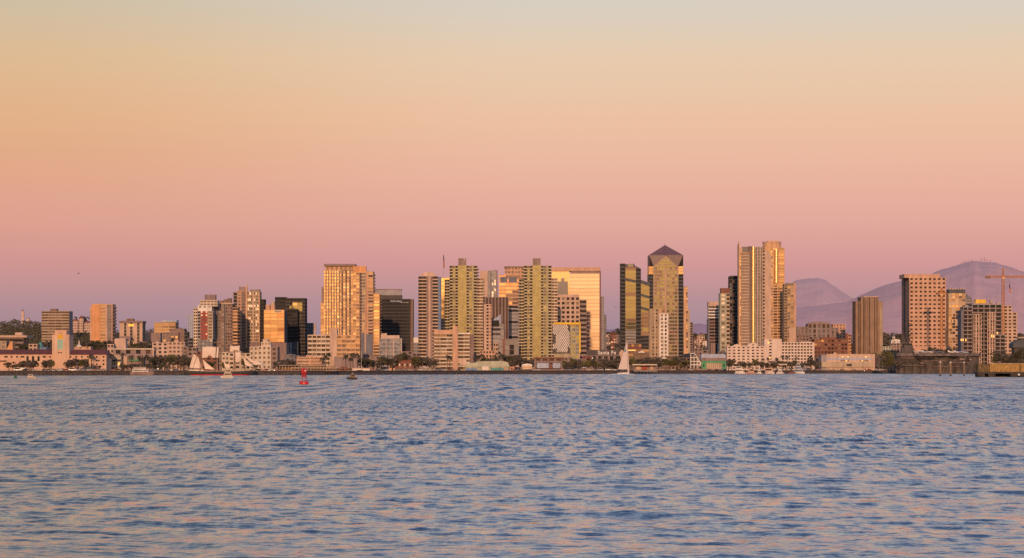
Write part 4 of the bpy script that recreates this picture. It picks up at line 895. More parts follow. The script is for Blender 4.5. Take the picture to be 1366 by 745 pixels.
for x in list(np.arange(1121, 1131, 2.4)) + list(np.arange(1147, 1158.5, 2.4)):
    b.window(x, x+1.7, 475.4, 477.2, LIT if int(x*7) % 3 == 0 else g['pale']); b.window(x, x+1.7, 480.6, 482.2, LIT if int(x*3) % 4 == 0 else g['mid'])
b.slab('gate', 1129, 1136.6, 485.8, 488.6, w['black'], off=-2.1, dep=.1); b.slab('roof_vent', 1112, 1116, 470.6, 473.2, w['pink'], off=6, dep=6); b.done()
for x0, x1, t_, mt, lab in ((1178, 1189, 463, 'sage', 'olive-tinted low terrace just right of the brown ribbed tower'), (1188, 1204, 459, 'dusk', 'brownish terrace of small houses left of the warship mast'), (1180, 1200, 468.5, 'mauve', 'low flat grey-brown shed below the hillside terraces')):
    b = Bd('terrace_house', lab, 'house', 3700 - (t_-459)*30, x0)
    b.block(x0, x1, t_, [(1, ST(w[mt], [g['dark'], g['mid']], .5, .5, fh=3.4))], dep=12); b.done()
b = Bd('church', 'small white church with a pointed dark spire on the rise left of the warship', 'church', 3900, 1189)
b.block(1189, 1201.4, 455.6, [(1, w['white'])], dep=14, parapet=0); b.poly('roof', [(1188.6,455.6),(1201.8,455.6),(1199,452.8),(1191,452.8)], w['white'], off=-.4, dep=14); b.slab('bell_stage', 1190.6, 1194, 449.4, 453, w['cream'], off=2, dep=4)
mb = b.mb('spire', w['slate']); c_ = b.S(1192.3, 4); mb.lathe([(2, b.Z(449.4, c_)), (.8, b.Z(445.6, c_)), (.05, b.Z(441.6, c_))], c_, 4, 8); b.done()

b = Bd('hotel_tower', 'big square salmon tower dotted with small dark windows, its left flank shaded', 'hotel tower', 2960, 1213)
pw = ST(w['salmon'], [g['brown'], g['dark'], g['dark']], .48, .56, fh=4.25, mod=6.4, tilt=.3)
b.block(1213, 1262, 371.4, [(1, pw, 8)], dep=58, base=None, sb=[(.3, ST(w['mauve'], g['dark'], .4, .5)), (.2, w['black']), (.5, ST(w['dusk'], g['dark'], .4, .5))])  # left flank's shadow is coloured in with mauve, black and dusk walls
b.slab('parapet_wall', 1206.5, 1254, 365.8, 371, w['salmon'], off=.3, dep=40)
b.slab('podium', 1218, 1268, 462, 486, w['salmon'], off=-6, dep=5); b.slab('podium_canopy', 1222, 1236, 468.6, 472, w['white'], off=-9, dep=3); b.done()
b = Bd('apartment_tower', 'slim pink-gold glass tower with a dark saw-tooth crown behind the salmon tower', 'apartment tower', 3150, 1265.4)
b.block(1265.4, 1288, 391.4, [(.6, ST(w['amber'], [g['pinkgold'], g['gold'], g['warm'], g['pale']], .12, .22, fh=3.3, mod=4)), (.4, ST(w['pink'], [g['pinkgold'], g['warm'], g['mid']], .12, .22, fh=3.3, mod=3))], dep=22, parapet=0)
b.slab('crown', 1265.8, 1287.8, 386.4, 391.2, w['steel'], off=1, dep=18)
for k in range(6): b.slab('crown_fin', 1266.4 + k*3.6, 1268.4 + k*3.6, 384.2 + (k % 2)*.7, 386.4, w['pinkwall'], off=1.4, dep=4)
b.block(1288, 1297, 401, [(1, ST(w['grey'], [g['slate'], g['dark']], .06, .4, mod=6))], dep=20, off=4); b.poly('slope', [(1288,401),(1288,392),(1296,397.6),(1297,401)], w['slate'], off=4.4, dep=15); b.done()
b = Bd('tower_under_construction', 'unfinished concrete tower with open dark floors and a yellow box on its roof', 'construction site', 2830, 1282)
op = ST(w['grey'], [g['black'], g['dark'], g['black']], .14, .26, fh=4.0, mod=5.2, balc=1.5, bmat=w['dusk'])
cl = ST(w['pink'], [g['dark'], g['brown'], g['mid']], .5, .14, fh=3.6, mod=2.9)
b.block(1282, 1285, 415, [(1, w['slate'])], dep=22, off=2)
b.block(1285, 1297, 410.4, [(1, op, 2)], dep=22, off=1.2); b.block(1297, 1336, 407, [(1, op, 5)], dep=24, off=2.6)
b.block(1298.6, 1309.4, 420, [(1, cl, 3)], dep=8, off=-3.4, sb=[(1, w['dusk'])]); b.block(1317, 1327.4, 417.4, [(1, cl, 3)], dep=8, off=-3.4, sb=[(1, w['dusk'])])  # dusk sides are shaded versions of the pink fronts
b.block(1327.6, 1341, 447.6, [(1, op, 2)], dep=14, off=-2); b.slab('yellow_box', 1301.4, 1315.4, 399.8, 405, w['yellow'], off=4, dep=8)
for x0, x1, t_ in ((1299, 1301, 403), (1307, 1326, 405.4), (1321, 1324, 400.6), (1288, 1291, 407), (1330, 1333, 404)): b.slab('formwork', x0, x1, t_, 407.4, w['beige'], off=5, dep=5)
for x, y in ((1281.6,452.2), (1284,452.2), (1287.6,452.2), (1322,447), (1324.6,447.4), (1329.6,443)): b.window(x, x+1.6, y, y+3, LIT, off=-3.5 if x > 1300 else 1.1, name='work_light')
b.done()
b = Bd('apartment_tower', 'pink stepped apartment block behind the right crane mast', 'apartment tower', 3000, 1328)
ps = ST(w['pink'], [g['dark'], g['brown']], .46, .48, fh=3.5, mod=4)
b.block(1328, 1350, 408.8, [(1, ps)], dep=22); b.block(1350, 1357, 417.6, [(1, ps)], dep=20, off=.7); b.done()

# -- low waterfront structures -----------------------------------------------------------------
b = Bd('seafood_restaurant', 'low peach restaurant with a flat roof box behind the red buoy', 'restaurant', 2110, 396)
b.block(396, 431, 477.4, [(1, ST(w['salmon'], [g['bronze'], g['mid']], .1, .55, fh=2.7, mod=9))], dep=14); b.slab('roof_box', 408, 416, 474.2, 477, w['pink'], off=4, dep=6); b.done()
b = Bd('pavilion', 'long timber waterfront pavilion on posts with a thin pale roof, behind the red buoy', 'pavilion', 2035, 371)
b.slab('floor', 371, 449, 494, 495.4, w['dusk'], dep=9); b.slab('roof', 372, 434, 487.2, 488.2, w['rail'], off=-1, dep=11); b.slab('back_wall', 374, 448, 489, 494, wallm('ply', (.33,.19,.12), var=.5, scale=.6), off=6, dep=1); b.slab('fascia', 388, 449, 490.6, 491.6, w['beige'], off=-.5, dep=.6)
for x in np.arange(372.5, 449, 4.2): b.slab('post', x, x+.5, 488.3, 494, w['beige'], off=-.3, dep=.3)
b.done()
b = Bd('brick_arcade', 'small red-roofed plaza building with white arched openings and a little turret', 'shop building', 2330, 519)
b.block(519, 527, 488.2, [(1, ST(w['salmon'], g['brown'], .4, .5, fh=3, mod=2))], dep=9, off=-1); b.block(526, 552, 482, [(1, w['brick'])], dep=12, parapet=0)
b.poly('roof', [(525,482),(553,482),(551,480.4),(537,480.4),(530.6,478),(527.4,474.8),(524.6,479)], w['roofred'], off=-.6, dep=11)
for x in (526.6, 532.2, 539.2, 546.4):
    b.window(x, x+1.6, 485.4, 488.8, w['white'], name='arch'); b.window(x+.1, x+1.5, 490, 493.4, g['mid'], name='arch')
for x in (529, 535.4, 542.4, 549): b.window(x, x+2, 485.8, 488.6, g['black'])
b.done()
b = Bd('pier_hall', 'long pale curved-roof pier hall with blue and teal panels at the centre of the quay', 'pier building', 2370, 620)
b.slab('wall', 620.6, 678, 487.8, 494.6, w['sage'], dep=16)
b.poly('curved_roof', [(620.4,489.6),(622,485),(634,484),(637,482.6),(646,482),(668,482),(675,482.8),(678,484),(679,489.6)], wallm('hall_roof', (.47,.47,.36), var=.12), off=-.8, dep=18)
b.slab('blue_panel', 621.6, 636, 491.4, 494.4, w['blue'], off=-.3, dep=.26); b.slab('teal_panel', 655, 674, 491.4, 494.2, w['teal'], off=-.3, dep=.26); b.slab('white_board', 643, 652, 489.2, 494.2, w['white'], off=-1.0, dep=.18); b.slab('stair_box', 613.6, 622, 478.8, 487, w['pinkwall'], off=3, dep=5); b.slab('end_wall', 672, 675, 489.8, 494.4, w['salmon'], off=-.6, dep=.25); b.done()
b = Bd('ferry_office', 'brown flat-roofed ferry building with white hoardings below the right olive tower', 'pier building', 2400, 712)
b.block(713, 750, 478.6, [(1, ST(w['mauve'], g['brown'], .3, .4, fh=4, mod=6))], dep=16, off=3); b.slab('hoarding', 716.4, 732, 484.6, 491.4, w['paleblue'], off=-1, dep=.4); b.slab('hoarding', 737.4, 747.6, 484.6, 491.4, w['paleblue'], off=-1, dep=.4); b.slab('roof', 711.6, 751, 476.8, 478.5, w['brick'], off=2, dep=18); b.slab('door', 733, 736.4, 486, 491.6, w['brick'], off=-.5, dep=.4); b.done()
b = Bd('kiosk', 'small cream food kiosk with a rounded white awning left of the white hoardings', 'kiosk', 2370, 695.6)
b.slab('wall', 696.4, 709.4, 488, 492.6, w['cream'], dep=6); b.poly('awning', [(695.6,488.2),(697,486.2),(703,485.2),(709,486.2),(710.6,488.2)], w['white'], off=-1.2, dep=8); b.slab('counter', 698, 707.6, 489.8, 490.6, w['amber'], off=-.8, dep=.6); b.done()
b = Bd('boat_house', 'open pier pavilion on piles with a thin cream roof and a red panel', 'pavilion', 2440, 844)
b.slab('deck', 845.4, 876.6, 494.6, 495.8, w['rail'], off=-10, dep=24); b.slab('roof', 843.8, 876.4, 486, 487.6, w['cream'], off=-8, dep=16); b.slab('red_panel', 857, 863, 488.6, 493.6, w['red'], off=0, dep=.4); b.slab('back_wall', 846.4, 875, 488.2, 494.6, w['dusk'], off=2, dep=1); b.slab('white_panel', 849, 855, 489.4, 493.6, w['pinkwall'], off=.4, dep=.5); b.slab('white_panel', 867.6, 871, 488.8, 493.6, w['pinkwall'], off=.4, dep=.5)
for x in (846, 849.6, 854.4, 859, 863.4, 868, 872.4, 876): b.slab('pile', x-.45, x+.45, 495.9, 501.6, w['dark'], off=-9, dep=.8)
for x in (846, 875): b.slab('post', x-.3, x+.3, 487.7, 494.5, w['rail'], off=-7, dep=.4)
b.done()
b = Bd('frame_house', 'white skeletal frame of stacked decks stepping down to the green hall', 'building', 2560, 920.6)
for x in (921, 925.4, 929.6): b.slab('post', x, x+.9, 471 + (x-921)*.75, 492, w['white'], dep=.8)
for y, x1 in ((471, 925.8), (477, 931), (482, 934), (486.4, 935)): b.slab('deck', 920.8, x1, y, y+1.1, w['white'], off=-.4, dep=6)
b.poly('stair', [(925.6,471),(926.8,471),(936,486),(934.8,486)], w['white'], off=-.6, dep=1); b.slab('back_wall', 921.6, 931, 474, 492, w['dark'], off=5, dep=4); b.slab('orange_floor', 922.4, 929, 482.6, 483.8, w['orange'], off=3, dep=1); b.done()  # plain orange slab between the decks
b = Bd('market_hall', 'quay-side hall with a curved blue-grey roof on bright green end walls', 'hall', 2570, 935)
b.poly('roof', [(935,481.6),(935.4,474.2),(937,472.6),(966.6,472.6),(968,474.2),(968.4,481.6)], w['paleblue'], off=3, dep=16); b.slab('fascia', 935.2, 968.2, 477.6, 481.6, w['mauve'], off=1.6, dep=1.2); b.slab('green_beam', 936, 968.6, 481.8, 484.4, w['green'], off=0, dep=2)
b.slab('green_wall', 936, 942, 484.5, 492.4, w['green'], off=0, dep=3); b.slab('green_wall', 963, 968.6, 484.5, 492.4, w['green'], off=0, dep=3)
b.slab('hall_front', 942.2, 962.8, 484.6, 492.6, w['tan'], off=1, dep=8)
for x in np.arange(944, 962, 2.9): b.slab('column', x, x+.9, 484.8, 492.6, w['cream'], off=.5, dep=.4)
for x in (938, 965): b.window(x, x+1.6, 486.6, 489.6, g['black'], off=-.05)
b.done()
b = Bd('dock_shelter', 'long low dock shelter with a cream roof line in front of the white hotel palms', 'pavilion', 2690, 1018)
b.slab('roof', 1018, 1050, 485.6, 487.4, w['cream'], dep=8); b.slab('wall', 1021, 1036, 487.6, 492, w['dusk'], off=3, dep=3)
for x in (1019, 1027, 1036, 1044, 1049): b.slab('post', x-.3, x+.3, 487.4, 494, w['rail'], off=1, dep=.4)
b.done()

# low background blocks that close the gaps between the towers
FILL = [(-30,-4,455,2500,'dusk','low brownish block at the very left edge'), (186,206,457,2560,'mauve','low mauve shed between the terminal hall and the villas'), (243,262,464,2480,'dusk','low brown block left of the tall ship stern'),
 (262,290,470,2420,'brick','reddish low block above the tall ship stern'), (296,312,471,2400,'cream','small cream building with square windows between the ship masts'), (312,334,470,2380,'beige','tan low block behind the ship foresails'),
 (381,400,474,2350,'slate','low slate-blue building left of the peach restaurant'), (484,508,474,2480,'dusk','low dim block below the gold tower base'), (536,560,470,2560,'mauve','low mauve block behind the arcade roof'),
 (628,645,473,2560,'dusk','low brown block left of the pink slab podium'), (752,782,478,2560,'mauve','dim podium block right of the diamond screen'), (793,829,480,2600,'dark','dark low sheds under the station sign'),
 (876,890,478,2700,'mauve','small dim block at the foot of the white window strip'), (890,921,476,2700,'brown','low brown block right of the pointed tower foot'), (926,944,466,2900,'dusk','pale brown low-rise left of the striped stack'),
 (958,972,470,2860,'slate','slate low block beneath the tan corner tower'), (1062,1090,448,3200,'mauve','dim low block behind the white hotel right wing'), (1086,1098,478,2800,'steel','dark shed squeezed between white hotel and pier shed'),
 (1165,1182,474,2800,'dark','dark low shed right of the pier shed'), (1240,1284,470,2820,'dusk','brownish podium between the salmon tower and the unfinished tower')]
for x0, x1, t_, D_, mt, lab in FILL:
    b = Bd('low_building', lab, 'building', D_, x0)
    m_ = x0 + (x1-x0)*random.uniform(.4, .65)
    b.block(x0, m_, t_, [(1, ST(w[mt], [g['dark'], g['brown'], g['mid']], .5, .5, fh=3.6, mod=4))], dep=14); b.block(m_, x1, t_ + random.uniform(.8, 2.4), [(1, ST(w[mt], [g['dark'], g['black'], g['mid']], .35, .5, fh=3.6, mod=4))], dep=14, off=1)
    b.slab('roof_box', x0 + (x1-x0)*.2, x0 + (x1-x0)*.42, t_ - 1.4, t_ - .2, w['dusk'], off=5, dep=4); b.done()
for k, (x0, x1, t_, mt, lab) in enumerate([(808,815,447.5,'dusk','leftmost small hillside house behind the station'), (814,822,445.4,'brick','reddish hillside house behind the station sign'), (820,829,448.6,'mauve','mauve hillside house left of the dark slab towers'),
      (926,932,452,'dusk','leftmost hillside house right of the pointed tower'), (930,940,447.8,'pink','pink-roofed hillside house right of the pointed tower'), (936,945,455,'white','white-walled hillside house beside the striped stack')]):
    b = Bd('hill_house', lab, 'house', 3800, x0, group=None)
    b.block(x0, x1, t_, [(1, ST(w[mt], [g['dark'], g['mid'], g['pale']], .45, .5, fh=3.4, mod=3.4))], dep=10, parapet=0)
    b.poly('roof', [(x0-.4, t_), (x1+.4, t_), (x1-1.6, t_-1.7), (x0+1.6, t_-1.7)], w['roofred' if k % 2 else 'dusk'], off=-.5, dep=11); b.done()
# ================================================================ vegetation
def leafm(name, rgb):
    if name in MATS: return MATS[name]
    m, nt, b = new_mat(name); N = nt.nodes; L = nt.links
    ge = N.new('ShaderNodeNewGeometry'); oi = N.new('ShaderNodeObjectInfo'); ad = N.new('ShaderNodeMath'); ad.operation = 'ADD'; ad.use_clamp = False
    ml = N.new('ShaderNodeMath'); ml.operation = 'MULTIPLY'; ml.inputs[1].default_value = .5
    L.new(ge.outputs['Random Per Island'], ad.inputs[0]); L.new(oi.outputs['Random'], ad.inputs[1]); L.new(ad.outputs[0], ml.inputs[0])
    cr = N.new('ShaderNodeValToRGB'); cr.color_ramp.elements[0].color = tuple(c*.55 for c in rgb) + (1,); cr.color_ramp.elements[1].color = tuple(c*1.6 for c in rgb) + (1,)
    L.new(ml.outputs[0], cr.inputs[0]); L.new(cr.outputs[0], b.inputs['Base Color']); b.inputs['Roughness'].default_value = .7
    b.inputs['Specular IOR Level'].default_value = .15
    MATS[name] = m; return m
LEAF = [leafm('foliage_dark', (.085,.078,.055)), leafm('foliage_green', (.13,.12,.05)), leafm('foliage_dusk', (.11,.092,.075))]
BARK = wallm('bark', (.10,.07,.05), var=.3, scale=.6)
def leaf(mb, p, s, r):
    a = r.uniform(0, 6.28); b = r.uniform(-1, 1); u = np.array((math.cos(a), math.sin(a)*.8, b*.5)); v = np.array((-math.sin(a)*.4, math.cos(a)*.4, r.uniform(.5, 1.0)))
    p = np.array(p); u = u*s; v = v*s*.75
    mb.face([p-u, p-v*.7, p+u, p+v])
TREES = {}
def broadleaf(seed, h=9.0, w=4.2, n=620, leafmat=0):
    r = random.Random(seed); k = ('b', seed)
    tr = MB(); tr.tube([(0,0,-.2),(.1,0,h*.25),(.05,.1,h*.55)], .32, .16, 7); blobs = []
    for i in range(9):
        a = r.uniform(0, 6.28); q = r.uniform(.2, .8)*w*.75; z = h*r.uniform(.42, .86)
        tr.tube([(.05,.1,h*r.uniform(.25,.5)), (q*.5*math.cos(a), q*.5*math.sin(a), z*.85), (q*math.cos(a), q*math.sin(a), z)], .12, .03, 5)
        blobs.append((q*math.cos(a), q*math.sin(a), z, r.uniform(.26, .44)*w))
    blobs.append((0, 0, h*.8, .4*w)); cr = MB()
    for i in range(n):
        bx, by, bz, br = r.choice(blobs); a = r.uniform(0, 6.28); c = r.uniform(-1, 1); q = br*r.uniform(.55, 1.06); sn = math.sqrt(1-c*c)
        leaf(cr, (bx+q*sn*math.cos(a), by+q*sn*math.sin(a), bz+q*c*.8), r.uniform(.28, .62), r)
    return tr.mesh('trunk', BARK), cr.mesh('crown', LEAF[leafmat])
def palm(seed, h=13.0):
    r = random.Random(seed); tr = MB(); lean = r.uniform(-.5, .5)
    tr.tube([(0,0,-.2),(lean*.3,0,h*.35),(lean*.8,0,h*.75),(lean,0,h)], .30, .2, 7); cr = MB()
    for i in range(26):
        a = r.uniform(0, 6.28); L_ = r.uniform(1.9, 2.9); up = r.uniform(-.5, 1.1); p = np.array((lean, 0, h)); d = np.array((math.cos(a), math.sin(a), up)); sd = np.array((-math.sin(a), math.cos(a), 0))
        prev = None
        for j in range(6):
            u = j/5; c = p + d*L_*u + np.array((0,0,-1.5*u*u*L_*.55)); wdt = .36*math.sin(math.pi*(.12 + .8*u)) + .04
            cur = (c - sd*wdt + np.array((0,0,-.12)), c + sd*wdt + np.array((0,0,-.12)))
            if prev: cr.face([prev[0], prev[1], cur[1], cur[0]])
            prev = cur
    return tr.mesh('trunk', BARK), cr.mesh('crown', LEAF[0])
def conifer(seed, h=11.0):
    r = random.Random(seed); tr = MB(); tr.tube([(0,0,-.2),(0,0,h*.9)], .28, .05, 6); cr = MB()
    for i in range(420):
        u = r.random()**.7; a = r.uniform(0, 6.28); q = (1-u)*h*.17*r.uniform(.3, 1.1) + .15
        leaf(cr, (q*math.cos(a), q*math.sin(a), h*(.16 + .84*u)), r.uniform(.25, .55), r)
    return tr.mesh('trunk', BARK), cr.mesh('crown', LEAF[0])
SPEC = [broadleaf(1, leafmat=0), broadleaf(2, 8, 4.6, leafmat=2), broadleaf(3, 10, 4.0, leafmat=1), broadleaf(4, 7, 4.4, leafmat=2)]
PALMS = [palm(11), palm(12, 11), palm(13, 15)]; CON = [conifer(21), conifer(22, 13)]
def plant(kind, px, D, top, label, group, z0=GZ, wide=1.0):
    """one tree; its crown top reaches photo row `top`"""
    lib = {'tree': SPEC, 'palm_tree': PALMS, 'conifer': CON}[kind]; me = random.choice(lib)
    hh = max(v.co.z for v in me[1].vertices); z = wz(top, D) - z0; k = max(.25, z/hh)
    o = empty(kind, label, 'palm tree' if kind == 'palm_tree' else 'tree', (wx(px, D), D, z0), random.uniform(0, 6.28), group)
    kx = k*wide if kind == 'tree' else (k*.5 + .55 if kind == 'palm_tree' else k)
    o.scale = (kx, kx, k)
    link('trunk', me[0], o); link('crown', me[1], o); return o
def row(kind, xs, D, tops, label, group, wide=1.0, jit=1.0):
    for x in xs: plant(kind, x + random.uniform(-jit, jit), (D(x) if callable(D) else D) + random.uniform(-6, 6), random.uniform(*tops), label, group, wide=wide)
ar = np.arange
row('tree', [12,17,22,27,31.5,36,41,45.5], lambda x: quay(x)+60, (480.5,487), 'dark leafy tree on the lawn in front of the left wing of the county building', 'lawn trees, left wing', 1.3)
row('palm_tree', [18.5,39,67,58], lambda x: quay(x)+70, (479,483), 'palm tree on the lawn left of the county building tower', 'palms left of the county tower')
row('tree', [58.6,62,66,68.6,89.5,92,95], lambda x: quay(x)+58, (480,487), 'dark bushy tree close to the foot of the county tower', 'trees at the county tower foot', 1.1)
row('palm_tree', [91,95], lambda x: quay(x)+66, (479,481.5), 'palm tree just right of the county tower doorway', 'palms right of the county tower')
row('tree', [101,104,108,112,115.5], lambda x: quay(x)+62, (476,483), 'tall full tree before the right wing of the county building', 'tall trees, right wing', 1.0)
row('palm_tree', [122.5,150,163,176,186.4,197], lambda x: quay(x)+75, (470,476), 'tall palm before the pink low hall near the yacht', 'palms by the pink low hall')
row('tree', [128,133,164,168,176,182,195,200,206,210,216,222], lambda x: quay(x)+64, (482,488), 'dim round tree on the quay around the white yacht', 'trees around the yacht', 1.15)
row('conifer', [190.6], lambda x: quay(x)+64, (474,475), 'single slender dark cypress behind the white yacht', None)
row('tree', [207,213,219,226,231,236,241,246,251,256], lambda x: quay(x)+110, (472,480), 'dusky tree behind the stern of the tall ship', 'trees behind the tall ship stern', 1.2)
row('tree', [278,284,300,326,340], lambda x: quay(x)+70, (479,486), 'dark tree behind the masts of the tall ship', 'trees behind the tall ship', 1.2)
row('tree', [371,375,380,385,391], lambda x: quay(x)+90, (479,484), 'low olive tree between the art deco building and the peach restaurant', 'trees by the peach restaurant', 1.4)
row('palm_tree', [430,434,438,461,467,471,476], lambda x: quay(x)+60, (469,478), 'palm before the tan hotel podium', 'palms before the tan hotel')
row('tree', [484,488,493,498,503,508,512,517], lambda x: quay(x)+90, (473,482), 'tall dark tree in the grove below the gold apartment tower', 'grove below the gold tower', 1.1)
row('tree', [524,531,537,543], lambda x: quay(x)+170, (470,475), 'tree behind the red-roofed arcade', 'trees behind the arcade', 1.2)
row('tree', [554,558.5,563,568], lambda x: quay(x)+70, (475,480), 'broad yellow-green tree below the pink balcony tower', 'trees below the pink tower', 1.3)
row('tree', [573,577], lambda x: quay(x)+70, (477,483), 'dark tree against the left edge of the tan hotel', 'trees beside the tan hotel', 1.0)
row('palm_tree', [597,600,634,637.5,641,668,672], lambda x: quay(x)+95, (470,475), 'tall palm behind the curved-roof pier hall', 'palms behind the pier hall')
row('tree', [646,652,657,676,681,687,690], lambda x: quay(x)+110, (474,480), 'dark tree behind the curved-roof pier hall', 'trees behind the pier hall', 1.1)
row('tree', [696,702,707,714,754,760,766,772,778], lambda x: quay(x)+120, (477,483), 'dim tree around the brown ferry building', 'trees by the ferry building', 1.2)
row('tree', [783,788,793,798,803,808,813,818,823,829], lambda x: quay(x)+90, (476,484), 'dark tree of the grove under the station sign', 'grove under the station sign', 1.2)
row('tree', [836,841,846,852,858,864], lambda x: quay(x)+110, (475,482), 'dark tree between the sailboat and the tiered restaurant', 'trees behind the boat house', 1.2)
row('tree', [868,873,878,883,888,893,898,903,908,913,918], lambda x: quay(x)+70, (474,484), 'dark round tree of the park at the foot of the pointed tower', 'park below the pointed tower', 1.2)
row('tree', [972,977,983,989,995,1001,1008,1014], lambda x: quay(x)+45, (479,485), 'dark tree before the left wing of the long white hotel', 'trees, white hotel left', 1.2)
row('palm_tree', [1017,1024,1036,1043,1051,1063,1079.5,1081], lambda x: quay(x)+50, (472,480), 'palm before the long white hotel', 'palms before the white hotel')
row('tree', [1022,1031,1040,1048,1055,1061,1068,1075,1082,1088], lambda x: quay(x)+45, (478,485), 'dark tree before the right wing of the long white hotel', 'trees, white hotel right', 1.1)
row('tree', [1182,1187,1191.5,1195.5], 2640, (476,483), 'dusky tree on the quay hiding the stern of the warship', 'trees at the warship stern', 1.1)
row('tree', [1169,1174,1179,1185,1191,1197], 2900, (468,476), 'dark tree between the pier shed and the warship', 'trees left of the warship', 1.3)
row('tree', [1181,1184,1198,1176,1204], 3950, (441,446), 'dark tree on the rise beside the white church', 'trees on the rise by the church', 1.6)
row('conifer', [1190,1207], 3960, (443,447), 'pointed conifer on the rise by the white church', 'conifers by the church')
row('tree', [1242,1250,1261,1276,1330,1336], 2720, (462,472), 'dark tree behind the warship at the foot of the towers', 'trees behind the warship', 1.1)
row('palm_tree', [1262,1266], 2715, (464,467), 'palm poking up behind the warship deck', 'palms behind the warship')
row('tree', [1356,1361,1367], 3300, (440,450), 'hazy round tree above the dark canopy roof at the right edge', 'hazy trees at the right edge', 1.7)
row('palm_tree', [103,114], 4180, (421,425), 'palm on the hill crest beside the pale houses', 'palms on the hill crest')
row('tree', [816,823,828,811,933,929,941,938], 3850, (441,447), 'tree among the hillside houses seen between towers', 'trees among the hillside houses', 1.5)
row('palm_tree', [824], 3860, (435.5,436.5), 'lone tall palm on the skyline left of the dark slab towers', None)

row('tree', [36,47,60,66,100,112,118,128,133,139,148,172,181,192,207], 2560, (452,463), 'dusky tree between the low roofs behind the county building', 'trees between roofs at left', 1.2)
row('palm_tree', [63,98,176,184,198,230,236], 2600, (449,458), 'palm rising between the low roofs at left', 'palms between roofs at left')
# the wooded slopes read as one mass
def wood(name, label, spots, D0, n, leafmat, rad):
    r = random.Random(5); mb = MB()
    for i in range(n):
        u = r.random(); k = r.randrange(len(spots)-1); (xa, ta, ba), (xb, tb, bb) = spots[k], spots[k+1]; f = r.random()
        px = xa + (xb-xa)*f; tp = ta + (tb-ta)*f; bt = ba + (bb-ba)*f; q = r.random()**.8; D = D0 - 60 + 230*(1-q); py = tp + (bt-tp)*q
        c = np.array((wx(px, D), D, wz(py, D))); br = rad*r.uniform(.6, 1.3)
        for j in range(16):
            d = np.array([r.gauss(0, 1) for _ in range(3)]); d /= np.linalg.norm(d); leaf(mb, c + d*br*r.uniform(.6, 1)*np.array((1.3,1,.8)), r.uniform(.9, 1.7), r)
    tag(mb.build(name, LEAF[leafmat]), label, 'woodland', kind='stuff')
wood('hillside_wood', 'dense dark woodland covering the park hill behind the county tower at left', [(-60,436,466),(0,431,464),(10,429,464),(24,428,462),(40,429.5,462),(55,430,462),(96,436,462),(120,437,462),(150,441,462),(190,441,458),(230,436,456),(246,442,460),(262,452,466)], 4050, 1500, 0, 4.2)
wood('hillside_scrub', 'dim scrub and gardens between houses on the low hill right of centre', [(800,468,484),(812,452,484),(830,449,480),(870,462,482),(918,466,482),(930,452,480),(946,456,480),(1000,470,484),(1130,460,484),(1180,452,484),(1212,456,484)], 3700, 420, 2, 3.4)

